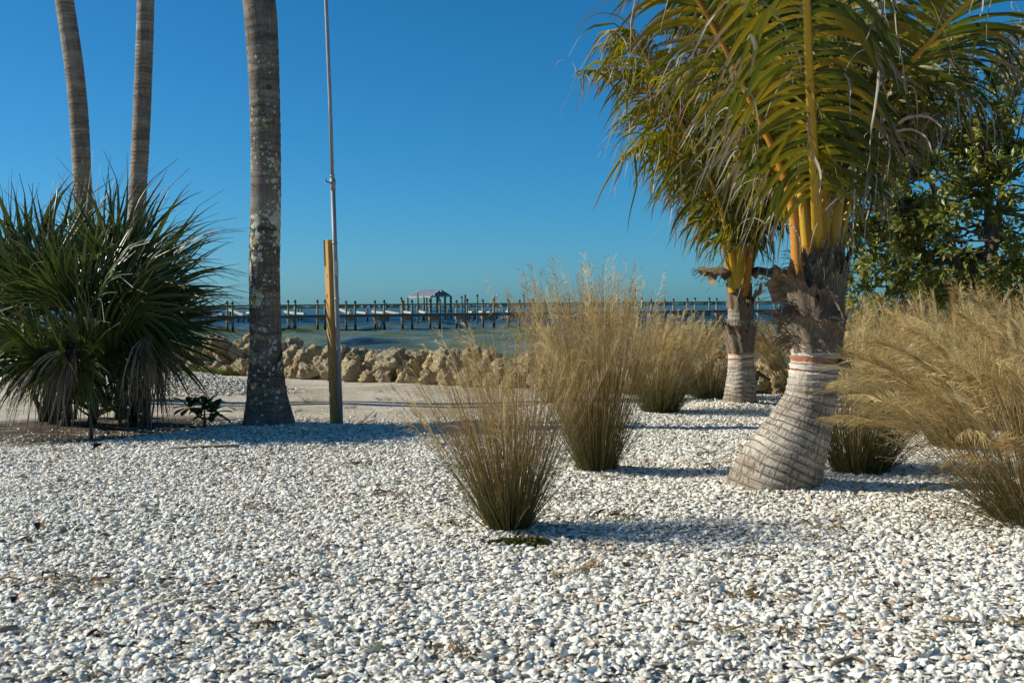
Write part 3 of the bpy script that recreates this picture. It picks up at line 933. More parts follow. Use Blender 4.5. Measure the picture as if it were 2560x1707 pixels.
def dry_strands(parent, tips, n, length, seed, wmax=0.016, wind=(-0.10, 0, 0), mat='leaflet_dry', name='dry_fringe'):
    """withered grey leaflet ends that hang from the fronds"""
    rg = np.random.default_rng(seed)
    idx = rg.integers(0, len(tips), n)
    P0, D = tips[idx, 0], nrm(tips[idx, 1] + rg.normal(0, 0.15, (n, 3)))
    K = 8
    P = np.empty((n, K, 3)); P[:, 0] = P0
    LEN = length * rg.uniform(0.5, 1.4, n)
    for j in range(1, K):
        P[:, j] = P[:, j - 1] + D * (LEN / (K - 1))[:, None]
        D = nrm(D * 0.8 + np.array([wind[0] * 0.6, wind[1], -0.32]) + rg.normal(0, 0.10, (n, 3)))
    W = np.array([1, 1, .9, .8, .7, .5, .35, .1])[None, :] * wmax * 0.5 * rg.uniform(0.5, 1.4, (n, 1))
    Nn = nrm(rg.normal(0, 1, (n, 1, 3)) * np.ones((1, K, 1)))
    V, F, U = folded(P, W, Nn, 0.5)
    tag(obj(name, quick_mesh(name, V, F, U), M[mat], parent), kind='stuff')


def sheath(parent, base, axis_r, a0, a1, h, flare, seed, name="leaf_sheath", curl=0.0, mat='fibre'):
    """fibrous sheet wrapped round the trunk from angle a0 to a1 that frays and flares at its top"""
    rg = np.random.default_rng(seed)
    na, nh = 26, 14
    A = np.linspace(a0, a1, na)
    Hh = np.linspace(0, 1, nh)
    mid, half = (a0 + a1) / 2, (a1 - a0) / 2
    V = np.empty((nh, na, 3))
    rag = 1 + 0.18 * rg.normal(0, 1, na) * (np.arange(na) % 2)
    for j, u in enumerate(Hh):
        w = 1 - ((A - mid) / half) ** 2
        hh = h * u * (0.45 + 0.55 * w ** 0.6) * np.where(u > 0.9, rag, 1)
        r = axis_r * (1.03 + 0.02 * rg.random()) + flare * u ** 2.2 + curl * max(0, u - 0.6) ** 1.3
        r = r + 0.010 * np.sin(A * 9 + seed + u * 3)
        z = hh - (curl * 0.9 * max(0, u - 0.7)) 
        V[j, :, 0] = base[0] + np.cos(A) * r
        V[j, :, 1] = base[1] + np.sin(A) * r
        V[j, :, 2] = base[2] + z
    i = (np.arange(nh - 1)[:, None] * na + np.arange(na - 1)[None, :]).ravel()
    F = np.stack([i, i + 1, i + na + 1, i + na], -1)
    uv = np.stack([np.repeat(np.linspace(0, 1, na)[None, :], nh, 0), np.repeat(Hh[:, None], na, 1)], -1).reshape(-1, 2)
    parts = [(V.reshape(-1, 3), F, uv)]
    # frayed fibres along the top edge
    m = 46
    q = rg.integers(0, na, m)
    P0 = V[-1][q]
    D = nrm(V[-1][q] - V[-3][q] + rg.normal(0, 0.012, (m, 3)))
    K = 5
    P = np.empty((m, K, 3)); P[:, 0] = P0
    for j in range(1, K):
        P[:, j] = P[:, j - 1] + D * rg.uniform(0.008, 0.03, (m, 1))
        D = nrm(D + np.array([-0.12, 0, -0.22]) + rg.normal(0, 0.15, (m, 3)))
    Wd = np.full((m, K), 0.0016)
    Sd = nrm(np.cross(np.gradient(P, axis=1), np.array([0.3, 1, 0.2])))
    parts.append(strips(P, Wd, Sd))
    V_, F_, U_ = merge(parts)
    return obj(name, quick_mesh(name, V_, F_, U_), M[mat], parent)


# ---- tall coconut palms on the left (crowns above the frame)
_crown_cache = {}


def crown(parent, top, seed):
    """twelve fronds sharing two meshes"""
    if not _crown_cache:
        for v in range(2):
            pts = [(0, 0, 0), (0.35, 0, 0.75), (1.1, 0, 1.25), (2.0, 0, 1.15), (2.9, 0, 0.5 - 0.3 * v)]
            rach, P, W, Nn, rnd = frond_mesh(pts, 0.8, 0.055, 0.05, 0.22, 1.0, seed=50 + v)
            V, F, U = folded(P, W, Nn, 0.3, rnd)
            me = quick_mesh("frond", *merge([rach, (V, F, U)]))
            me.materials.append(M['leaflet'])
            _crown_cache[v] = me
    r = random.Random(seed)
    for k in range(12):
        o = bpy.data.objects.new("frond", _crown_cache[k % 2]); COL.objects.link(o)
        o.parent = parent
        o.location = Vector(top) - parent.location
        o.rotation_euler = (r.uniform(-0.3, 0.3), r.uniform(-0.5, 0.6), k * 2.4 + r.uniform(-0.2, 0.2))
        s = r.uniform(0.9, 1.15)
        o.scale = (s, s, s)


def tall_palm(label, pts, rad, mat, seed, ring_amp, ring_step, nseg):
    base = pts[0]
    root = empty("coconut_palm", base)
    tag(root, label, "palm tree", "coconut palms with bare tall trunks")
    obj("trunk", trunk_mesh("trunk", pts, rad, nseg, 36, ring_amp, ring_step, seed), M[mat], root)
    crown(root, pts[-1], seed)
    return root


Yb_ = 11.05
b = on_ground(673, 1086)
big = [at(673, 1092, Yb_), at(672, 1060, Yb_), at(668, 1000, Yb_), at(665, 940, Yb_), at(664, 850, Yb_), at(662, 680, Yb_), at(664, 450, Yb_), at(662, 250, Yb_), at(653, 60, Yb_), at(645, -80, Yb_), at(650, -500, Yb_), at(690, -1100, Yb_), at(720, -2100, Yb_)]
big_r = [0.30, 0.262, 0.205, 0.180, 0.154, 0.150, 0.146, 0.146, 0.158, 0.158, 0.14, 0.12, 0.11]
bigp = tall_palm("thick grey coconut trunk spotted with pale lichen, nearest of the bare trunks", big, big_r, 'bark_lichen', 3, 0.006, 0.10, 640)
# burrow holes and the split in the bark
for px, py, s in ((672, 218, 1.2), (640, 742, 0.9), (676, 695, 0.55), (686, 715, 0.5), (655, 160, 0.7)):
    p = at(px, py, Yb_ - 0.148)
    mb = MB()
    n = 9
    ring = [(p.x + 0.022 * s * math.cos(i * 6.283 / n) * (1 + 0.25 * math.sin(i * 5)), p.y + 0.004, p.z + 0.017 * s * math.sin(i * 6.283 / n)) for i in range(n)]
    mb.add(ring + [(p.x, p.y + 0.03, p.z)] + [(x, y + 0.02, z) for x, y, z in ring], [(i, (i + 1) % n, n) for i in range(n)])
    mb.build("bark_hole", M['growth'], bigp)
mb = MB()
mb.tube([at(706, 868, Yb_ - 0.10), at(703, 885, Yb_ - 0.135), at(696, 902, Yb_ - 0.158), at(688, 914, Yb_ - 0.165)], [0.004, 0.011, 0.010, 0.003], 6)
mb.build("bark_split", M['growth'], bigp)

tall_palm("slender tan coconut trunk leaning, leftmost of the bare trunks", [at(236, 1000, 14.7), at(228, 850, 14.7), at(220, 650, 14.7), at(208, 500, 14.7), at(194, 250, 14.7), at(161, 0, 14.7), at(115, -250, 14.7), at(60, -700, 14.7), at(-20, -1750, 14.7)],
          [0.17, 0.135, 0.125, 0.115, 0.118, 0.117, 0.11, 0.10, 0.10], 'bark_slender', 8, 0.008, 0.055, 900)
tall_palm("slender grey coconut trunk standing between the leaning one and the thick one", [at(322, 1005, 14.2), at(332, 850, 14.2), at(335, 700, 14.2), at(344, 500, 14.2), at(356, 250, 14.2), at(364, 0, 14.2), at(366, -250, 14.2), at(350, -750, 14.2), at(300, -1850, 14.2)],
          [0.16, 0.12, 0.108, 0.108, 0.108, 0.104, 0.10, 0.10, 0.095], 'bark_slender', 12, 0.008, 0.05, 900)

# ---- young leaning palm on the right
Yp = 7.0
root = empty("young_coconut_palm", on_ground(1931, 1238))
tag(root, "young coconut palm with bulging leaning trunk and yellow leaf stalks, nearest palm", "palm tree")
pp = [at(1922, 1262, Yp), at(1931, 1225, Yp), at(1954, 1164, Yp), at(1995, 1077, Yp), at(2024, 1000, Yp), at(2033, 938, Yp), at(2038, 882, Yp), at(2045, 760, Yp), at(2047, 650, Yp)]
obj("trunk", trunk_mesh("trunk", pp, [0.30, 0.292, 0.264, 0.206, 0.158, 0.149, 0.146, 0.138, 0.07], 380, 72, 0.014, 0.05, 4), M['bark_pale'], root)


def ring_at(pts, py):
    return min(pts, key=lambda p: abs(p[1] - py))


def sh(root, px, py, Y, r, a0, a1, h, flare, seed, curl=0.0, name="leaf_sheath"):
    p = at(px, py, Y)
    sheath(root, p, r, math.radians(a0), math.radians(a1), h, flare, seed, name, curl)


sh(root, 2041, 880, Yp, 0.150, 190, 390, 0.24, 0.02, 1)
sh(root, 2041, 855, Yp, 0.155, 120, 300, 0.20, 0.06, 2, curl=0.10)
sh(root, 2043, 800, Yp, 0.150, 250, 430, 0.34, 0.03, 3)
sh(root, 2043, 790, Yp, 0.150, 140, 280, 0.30, 0.09, 4, curl=0.22)
sh(root, 2046, 750, Yp, 0.140, 200, 360, 0.26, 0.02, 5)
sh(root, 2046, 730, Yp, 0.138, 300, 470, 0.24, 0.05, 6)
sh(root, 2047, 710, Yp, 0.125, 180, 330, 0.20, 0.03, 7)
sh(root, 2047, 710, Yp, 0.125, 40, 200, 0.20, 0.03, 8)
sh(root, 2047, 690, Yp, 0.11, 220, 420, 0.17, 0.02, 9)
# torn fibre tassels at the left of the sheaths
rg = np.random.default_rng(77)
for px, py, n, dx in ((1990, 690, 110, -1.0), (1995, 775, 90, -0.8), (1985, 850, 70, -0.7), (2088, 905, 60, 0.8)):
    p = np.array(at(px, py, Yp - 0.02))
    P0 = p + rg.normal(0, 0.02, (n, 3)) * [1, 2, 1.2]
    D = nrm(np.array([dx, -0.2, 0.35]) + rg.normal(0, 0.3, (n, 3)))
    K = 7
    P = np.empty((n, K, 3)); P[:, 0] = P0
    LEN = rg.uniform(0.06, 0.17, n)
    for j in range(1, K):
        P[:, j] = P[:, j - 1] + D * (LEN / (K - 1))[:, None]
        D = nrm(D + np.array([-0.05, 0, -0.3]) + rg.normal(0, 0.12, (n, 3)))
    W = np.full((n, K), 0.0022); W[:, -1] = 0.0004
    V, F, U = strips(P, W, nrm(np.cross(np.gradient(P, axis=1), np.array([0.2, 1, 0.3]))))
    tag(obj("fibre_tassel", quick_mesh("fibre_tassel", V, F, U), M['fibre'], root), kind='stuff')
# loose strip hanging down the sheaths
MB().tube([at(2062, 600, Yp - 0.10), at(2058, 650, Yp - 0.16), at(2062, 690, Yp - 0.18), at(2055, 735, Yp - 0.17), at(2058, 770, Yp - 0.165), at(2044, 795, Yp - 0.17)], 0.0028, 5).build("loose_fibre", M['leaflet_dry'], root, True)
MB().tube([at(2042, 805, Yp - 0.165), at(2048, 830, Yp - 0.18), at(2060, 852, Yp - 0.175), at(2072, 853, Yp - 0.16)], 0.0022, 5).build("loose_fibre", M['leaflet_dry'], root, True)

WINDL = (-0.22, 0, 0)
YE, OR = (M['petiole_yellow'], M['leaflet']), (M['petiole_orange'], M['leaflet_gold_lit'])
specs = [
    # points, kwargs, materials, single leaflets
    ([(2049, 720, 7.02), (2045, 610, 6.88), (2036, 420, 6.60), (2022, 150, 6.15), (2012, -150, 5.6), (1995, -420, 5.0)], dict(llen=0.76, pitch=0.040, wmax=0.036, start=0.22, droop=1.05, wind=(-0.04, 0.02, 0), tr=0.040, seed=1, out=(0.05, -1, 0), fwd0=-0.1, fwd1=0.45, vee=0.12, missing=0.10, c0=0.30, c1=-0.16), YE, True),
    ([(1996, 700, 6.9), (1972, 480, 6.85), (1880, 260, 6.75), (1745, 0, 6.55), (1560, -250, 6.3)], dict(llen=0.80, pitch=0.037, wmax=0.038, start=0.25, droop=1.0, wind=WINDL, tr=0.034, seed=2, c0=0.18, c1=0.0), OR, True),
    ([(2080, 660, 7.0), (2112, 430, 7.0), (2190, 260, 6.8), (2310, 120, 6.4), (2450, -20, 5.9), (2650, -110, 5.4)], dict(llen=0.85, pitch=0.042, wmax=0.048, start=0.40, droop=0.8, wind=(0.12, 0, 0), tr=0.032, seed=3), YE, True),
    ([(2092, 660, 7.1), (2135, 450, 7.3), (2230, 280, 7.7), (2380, 120, 8.2), (2560, 60, 8.6)], dict(llen=0.72, pitch=0.038, wmax=0.038, start=0.3, droop=1.54, tr=0.03, seed=4), YE, False),
    ([(2036, 650, 7.05), (1995, 330, 7.4), (1890, 60, 7.9), (1700, -120, 8.4)], dict(llen=0.8, pitch=0.037, wmax=0.038, start=0.22, droop=1.40, wind=WINDL, tr=0.03, seed=5), YE, False),
    ([(2050, 650, 7.1), (2080, 300, 7.5), (2110, 0, 8.0), (2150, -300, 8.6)], dict(llen=0.8, pitch=0.037, wmax=0.038, start=0.2, droop=1.54, tr=0.03, seed=6, out=(0.1, 1, 0)), YE, False),
    ([(2020, 660, 7.0), (1985, 350, 6.95), (1900, 40, 6.8), (1740, -210, 6.5), (1540, -330, 6.1)], dict(llen=0.85, pitch=0.037, wmax=0.038, start=0.25, droop=1.61, wind=WINDL, tr=0.028, seed=7), YE, False),
    ([(2085, 660, 7.0), (2150, 430, 7.1), (2250, 300, 7.0), (2360, 270, 6.9)], dict(llen=0.55, pitch=0.042, wmax=0.036, start=0.33, droop=1.5, tr=0.022, seed=9), YE, False),
    ([(2010, 660, 7.1), (1960, 420, 7.4), (1870, 250, 7.8), (1760, 170, 8.1), (1650, 200, 8.3)], dict(llen=0.75, pitch=0.045, wmax=0.042, start=0.3, droop=1.75, wind=WINDL, tr=0.024, seed=10), OR, False),
    ([(2060, 650, 7.0), (2075, 250, 7.0), (2110, -80, 6.9), (2200, -300, 6.6)], dict(llen=0.85, pitch=0.037, wmax=0.038, start=0.2, droop=1.54, tr=0.03, seed=12, out=(0.7, 0.6, 0)), YE, False),
    ([(2030, 660, 7.05), (2000, 420, 7.2), (1930, 200, 7.5), (1830, 40, 7.9), (1700, -10, 8.3)], dict(llen=0.85, pitch=0.037, wmax=0.038, start=0.25, droop=1.96, wind=WINDL, tr=0.025, seed=13), YE, False),
    ([(2075, 660, 7.1), (2120, 380, 7.3), (2210, 150, 7.5), (2330, 20, 7.7)], dict(llen=0.8, pitch=0.037, wmax=0.038, start=0.25, droop=1.82, tr=0.025, seed=14), YE, False),
]
tips, mids = [], []
for pts, kw, mats, single in specs:
    w_ = [at(*p) for p in pts]
    fr, P = add_frond(root, w_, mats, single, **kw)
    tips.append(np.stack([P[:, -3], P[:, -2] - P[:, -3]], 1))
    mids.append(np.stack([P[:, 2], P[:, 3] - P[:, 2]], 1))
tips, mids = np.concatenate(tips), np.concatenate(mids)
low = mids[(mids[:, 0, 2] < 2.75) & (mids[:, 0, 1] > 6.75)]     # behind the frond that leans to the viewer
dry_strands(root, low, 260, 0.46, 34, 0.020, (-0.12, 0, 0), 'leaflet_gold_lit', 'hanging_leaflets')
dry_strands(root, low, 260, 0.48, 35, 0.020, (-0.12, 0, 0), 'leaflet', 'hanging_leaflets')
dry_strands(root, tips, 380, 0.28, 31, 0.016)
dry_strands(root, tips, 260, 0.48, 32, 0.012)

# ---- second young palm behind
Y2 = 12.7
root2 = empty("young_coconut_palm", on_ground(1848, 1028))
tag(root2, "smaller upright young coconut palm standing behind the leaning one", "palm tree")
p2 = [at(1846, 1040, Y2), at(1848, 1026, Y2), at(1853, 937, Y2), at(1851, 885, Y2), at(1848, 800, Y2), at(1846, 690, Y2), at(1846, 640, Y2)]
obj("trunk", trunk_mesh("trunk", p2, [0.205, 0.20, 0.158, 0.14, 0.13, 0.10, 0.05], 260, 56, 0.012, 0.055, 9), M['bark_pale_small'], root2)
for a in ((1850, 880, 0.145, 180, 380, 0.30, 0.03, 21, 0.0), (1850, 860, 0.145, 100, 260, 0.30, 0.06, 22, 0.08), (1849, 800, 0.135, 260, 430, 0.36, 0.08, 23, 0.1),
          (1848, 770, 0.13, 170, 330, 0.34, 0.02, 24, 0.0), (1846, 720, 0.11, 200, 380, 0.24, 0.03, 25, 0.0), (1846, 705, 0.10, 120, 240, 0.26, 0.22, 26, 0.45), (1846, 700, 0.10, 330, 420, 0.22, 0.25, 27, 0.4)):
    sh(root2, a[0], a[1], Y2, a[2], a[3], a[4], a[5], a[6], a[7], a[8])
GO = (M['petiole_yellow'], M['leaflet_gold_lit'])  # sunlit look of these fronds is carried by the leaflet colour
specs2 = [
    ([(1838, 720, 12.65), (1775, 500, 12.6), (1660, 290, 12.5), (1555, 185, 12.3), (1465, 178, 12.2)], dict(llen=1.15, pitch=0.038, wmax=0.036, start=0.28, droop=1.76, wind=WINDL, tr=0.045, seed=41), GO),
    ([(1832, 730, 12.6), (1800, 560, 12.5), (1725, 410, 12.3), (1640, 350, 12.1), (1560, 390, 12.0)], dict(llen=0.95, pitch=0.038, wmax=0.036, start=0.3, droop=1.76, wind=WINDL, tr=0.04, seed=42), GO),
    ([(1848, 720, 12.55), (1836, 420, 12.4), (1800, 120, 12.0), (1750, -120, 11.5)], dict(llen=1.1, pitch=0.038, wmax=0.036, start=0.25, droop=1.43, wind=WINDL, tr=0.05, seed=43), YE),
    ([(1864, 740, 12.6), (1890, 540, 12.5), (1950, 380, 12.3), (2060, 290, 12.0)], dict(llen=1.0, pitch=0.038, wmax=0.036, start=0.25, droop=1.62, tr=0.042, seed=44), OR),
    ([(1846, 700, 12.8), (1850, 380, 13.1), (1880, 60, 13.6)], dict(llen=1.1, pitch=0.038, wmax=0.036, start=0.25, droop=1.43, tr=0.04, seed=45, out=(0.2, 1, 0)), YE),
    ([(1838, 710, 12.8), (1765, 430, 13.1), (1665, 220, 13.5), (1580, 110, 13.9), (1510, 110, 14.1)], dict(llen=1.15, pitch=0.038, wmax=0.036, start=0.28, droop=1.69, wind=WINDL, tr=0.04, seed=46), GO),
    ([(1862, 720, 12.7), (1915, 560, 12.8), (2000, 470, 12.9), (2110, 480, 13.0)], dict(llen=0.9, pitch=0.038, wmax=0.036, start=0.28, droop=1.76, tr=0.035, seed=47), YE),
    ([(1838, 700, 12.7), (1745, 400, 12.4), (1640, 190, 12.0), (1580, 90, 11.7), (1530, 80, 11.5)], dict(llen=1.05, pitch=0.038, wmax=0.036, start=0.28, droop=1.69, wind=WINDL, tr=0.04, seed=48), GO),
    ([(1842, 720, 12.6), (1812, 560, 12.3), (1770, 440, 12.0), (1715, 390, 11.8)], dict(llen=0.85, pitch=0.038, wmax=0.036, start=0.28, droop=1.89, wind=WINDL, tr=0.035, seed=49), YE),
    ([(1842, 720, 12.7), (1800, 480, 12.8), (1720, 300, 12.9), (1620, 260, 13.0)], dict(llen=1.0, pitch=0.038, wmax=0.036, start=0.25, droop=1.89, wind=WINDL, tr=0.035, seed=50), GO),
    ([(1856, 720, 12.6), (1870, 480, 12.4), (1900, 280, 12.2), (1960, 160, 12.0)], dict(llen=1.0, pitch=0.038, wmax=0.036, start=0.22, droop=1.82, tr=0.035, seed=51), YE),
]
tips, mids = [], []
for pts, kw, mats in specs2:
    fr, P = add_frond(root2, [at(*p) for p in pts], mats, False, **kw)
    tips.append(np.stack([P[:, -3], P[:, -2] - P[:, -3]], 1))
    mids.append(np.stack([P[:, 2], P[:, 3] - P[:, 2]], 1))
dry_strands(root2, np.concatenate(mids), 480, 0.7, 36, 0.024, (-0.15, 0, 0), 'leaflet_gold_lit', 'hanging_leaflets')
dry_strands(root2, np.concatenate(tips), 420, 0.36, 33, 0.018)


# ------------------------------------------------------------------ fan palm thicket on the left
def fan(parent, hub, direction, normal, R, seed, dry=False, n=34, spread=1.75, origin=None, droop=0.5):
    rg = np.random.default_rng(seed)
    D = np.array(direction, float); D /= np.linalg.norm(D)
    Nf = np.array(normal, float); Nf -= D * Nf.dot(D); Nf /= np.linalg.norm(Nf)
    B = np.cross(Nf, D)
    ph = np.linspace(-spread, spread, n) + rg.normal(0, 0.02, n)
    dirs = np.cos(ph)[:, None] * D + np.sin(ph)[:, None] * B + 0.25 * np.abs(np.sin(ph))[:, None] * Nf
    dirs = nrm(dirs)
    K = 10
    LEN = R * (0.72 + 0.28 * np.cos(ph * 0.8)) * rg.uniform(0.45 if dry else 0.78, 1.2 if dry else 1.15, n)
    P = np.empty((n, K, 3)); P[:, 0] = np.array(hub)
    d = dirs.copy()
    for j in range(1, K):
        P[:, j] = P[:, j - 1] + d * (LEN / (K - 1))[:, None]
        q = max(0, j / K - 0.3)
        d = nrm(d + np.array([0.03, 0, -1]) * droop * (max(q, 0.25) if dry else q) * rg.uniform(0.2, 1.5, (n, 1)) * (1.3 if dry else 0.55) + rg.normal(0, 0.025 + 0.12 * q * (3 if dry else 1), (n, 3)))
    thread = rg.random(n) < (0.0 if dry else 0.5)        # long thread-like tips
    P[thread, -1] = P[thread, -2] + (P[thread, -1] - P[thread, -2]) * 2.6 + np.array([0, 0, -0.05])
    half = spread / (n - 1)
    u = np.linspace(0, 1, K)
    wf = np.minimum(u, 0.42) * half * 1.08
    W = (wf * np.where(u > 0.42, np.clip((0.93 - u) / 0.51, 0.02, 1) ** 0.8, 1))[None, :] * LEN[:, None] + 0.0012
    if dry: W *= 0.8
    V, F, U = folded(P, W, np.repeat(np.repeat(Nf[None, None, :], n, 0), K, 1), 0.45, np.clip(rg.normal(0.5, 0.25, n), 0, 1))
    fo = obj("dead_fan_leaf" if dry else "fan_leaf", quick_mesh("fan_leaf", V, F, U), M['fan_dry' if dry else 'fan'], parent)
    if origin is not None:
        o = Vector(origin); h = Vector(hub)
        mid = (o + h) / 2 + Vector((0, 0, 0.15 * (h - o).length))
        pts = spline([o, mid, h], 8)
        MB().tube([Vector(p) for p in pts], [0.018, 0.017, 0.016, 0.014, 0.013, 0.012, 0.011, 0.009], 6).build("petiole", M['fan_dry' if dry else 'fan'], fo, True)
    return fo


thicket = empty("fan_palm", on_ground(240, 1075))
tag(thicket, "bushy dark green fan palm with hanging grey dead leaves", "palm")
fr_ = random.Random(21)
O1, O2 = on_ground(140, 1062), on_ground(330, 1058)
fans = [  # hub px, py, dY, image angle (deg, 0=right, 90=up), radius px
    (20, 700, 0.2, 95, 235), (70, 690, 0.5, 88, 220), (120, 700, -0.1, 100, 215), (170, 690, 0.4, 85, 210), (215, 700, 0.0, 80, 220), (260, 680, 0.3, 70, 215),
    (300, 690, -0.2, 60, 225), (330, 720, 0.1, 48, 250), (350, 690, 0.4, 38, 215), (380, 740, -0.1, 25, 200), (400, 760, 0.3, 8, 180), (385, 800, -0.2, -8, 190), (370, 830, 0.1, -28, 190),
    (60, 760, -0.5, 120, 210), (30, 800, -0.3, 150, 200), (90, 820, -0.6, 170, 180), (140, 780, -0.6, 110, 200), (200, 790, -0.7, 75, 190), (260, 790, -0.6, 50, 190), (300, 800, -0.5, 30, 200),
    (240, 850, -0.7, 0, 190), (180, 860, -0.7, 200, 170), (100, 880, -0.6, 215, 170), (310, 860, -0.5, -30, 180), (340, 880, -0.4, -60, 170), (20, 880, -0.4, 190, 160), (-40, 740, 0.1, 110, 240), (-60, 820, -0.2, 80, 220),
    (120, 870, -0.8, 300, 170), (200, 830, -0.8, 250, 170), (160, 800, -0.75, 280, 180), (270, 840, -0.75, 320, 180), (220, 770, -0.8, 60, 200), (100, 760, -0.8, 130, 200), (180, 760, -0.85, 95, 190), (60, 840, -0.8, 220, 180), (290, 760, -0.7, 20, 190), (250, 870, -0.6, 240, 160), (320, 830, -0.8, 340, 170),
    (200, 905, -0.9, 85, 180), (240, 895, -0.9, 68, 180), (160, 895, -0.9, 102, 180), (280, 900, -0.8, 50, 170), (110, 905, -0.9, 125, 170), (330, 900, -0.7, 20, 160), (210, 930, -0.95, 280, 120), (130, 930, -0.9, 230, 130),
    (150, 740, 0.7, 95, 180), (240, 740, 0.7, 80, 190), (60, 900, -0.5, 240, 150), (330, 780, -0.6, 12, 200), (-50, 900, -0.3, 60, 190),
]
for i, (px, py, dY, ang, rp) in enumerate(fans):
    Y = 11.0 + dY * 0.9
    hub = at(px, py, Y)
    a = math.radians(ang)
    d = Vector((math.cos(a), fr_.uniform(-0.45, 0.35), math.sin(a)))
    nv = Vector((fr_.uniform(-1.1, 1.1), fr_.uniform(-1.0, 0.3), fr_.uniform(0.1, 1.2)))
    o = (O1 if px < 210 else O2) + Vector((fr_.uniform(-0.15, 0.15), fr_.uniform(-0.1, 0.2), 0.05))
    fan(thicket, hub, d, nv, rp / 2800 * Y * 1.18, 300 + i, False, n=fr_.choice([28, 32, 36]), spread=fr_.uniform(1.15, 1.7), origin=o, droop=0.5)
for i, (px, py, dY, rp) in enumerate(((125, 880, -0.8, 150), (185, 870, -0.95, 170), (235, 880, -0.7, 150), (355, 888, -0.6, 150), (395, 888, -0.5, 145), (425, 895, -0.3, 135), (300, 900, -0.3, 130), (150, 865, -0.9, 175), (375, 880, -0.75, 160), (205, 890, -0.5, 150))):
    Y = 11.0 + dY
    hub = at(px, py, Y)
    hub = hub + Vector((fr_.uniform(-0.12, 0.12), fr_.uniform(-0.1, 0.1), fr_.uniform(-0.12, 0.22)))
    fan(thicket, hub, Vector((fr_.uniform(-0.8, 0.9), fr_.uniform(-0.8, 0.1), -0.55)), Vector((fr_.uniform(-0.9, 0.9), -0.6, fr_.uniform(0, 0.9))), rp / 2800 * Y * fr_.uniform(1.1, 1.5), 500 + i, True, n=26, spread=fr_.uniform(0.5, 1.0), origin=hub + Vector((-0.15, 0.4, -0.1)), droop=1.2)
for px, py in ((128, 1040), (160, 1046), (228, 1042), (330, 1035), (360, 1040)):    # old leaf-base stubs
    p = on_ground(px, py + 22)
    MB().tube([p + Vector((0, 0, -0.05)), p + Vector((0.02, 0, 0.10)), p + Vector((0.05, 0, 0.24))], [0.06, 0.05, 0.03], 7).build("leaf_base_stub", M['fan_dry'], thicket, True)


# ------------------------------------------------------------------ small broad-leaved shrubs
def broad_shrub(label, px, py, hpx, rosettes, seed, Y=None):
    b = on_ground(px, py)
    r = random.Random(seed)
    root = empty("broadleaf_shrub", b)
    tag(root, label, "shrub", "young broad-leaved shrubs under the fan palm")
    Hs = hpx / 2800 * b.y
    heads = []
    for k in range(rosettes):
        a = r.uniform(0, 6.28)
        q = 0 if k == 0 else r.uniform(0.12, 0.30) * Hs * 2
        heads.append(b + Vector((math.cos(a) * q, math.sin(a) * q * 0.6, Hs * (0.72 if k == 0 else r.uniform(0.45, 0.8)))))
    mb = MB()
    fork = b + Vector((0, 0, Hs * 0.35))
    mb.tube([b + Vector((0, 0, -0.05)), fork], [0.02, 0.014], 7)
    for h in heads: mb.tube([fork, (fork + h) / 2 + Vector((0, 0, -0.02)), h], [0.012, 0.009, 0.006], 6)
    mb.build("stem", M['bark'], root, True)
    for h in heads:
        for j in range(15):
            az = j * 2.4 + r.uniform(-0.3, 0.3)
            el = 1.2 - j * 0.115 + r.uniform(-0.1, 0.1)
            L = r.uniform(0.15, 0.21) * (0.7 if j < 3 else 1)
            d = np.array([math.cos(az) * math.cos(el), math.sin(az) * math.cos(el), math.sin(el)])
            K = 7
            P = np.empty((1, K, 3)); P[0, 0] = np.array(h) + d * 0.01
            for q in range(1, K):
                P[0, q] = P[0, q - 1] + d * L / (K - 1)
                d = d + np.array([0, 0, -0.09]); d /= np.linalg.norm(d)
            W = np.array([[0.12, 0.34, 0.62, 0.88, 1.0, 0.85, 0.15]]) * L * 0.24
            V, F, U = folded(P, W, np.array([[[0, 0, 1.0]] * K]), 0.25, np.array([r.random()]))
            obj("leaf", quick_mesh("leaf", V, F, U), M['broad_leaf'], root)


broad_shrub("small broad-leaved shrub alone on the sand beside the thick lichen trunk", 512, 1078, 88, 3, 1)
broad_shrub("broad-leaved shrub with stout bare stem in front of the fan palm", 228, 1098, 165, 5, 2)
broad_shrub("low broad-leaved shrub under the hanging dead leaves", 300, 1062, 100, 4, 3)
broad_shrub("broad-leaved shrub half hidden behind the fan palm's dead leaves", 165, 1050, 110, 3, 4)


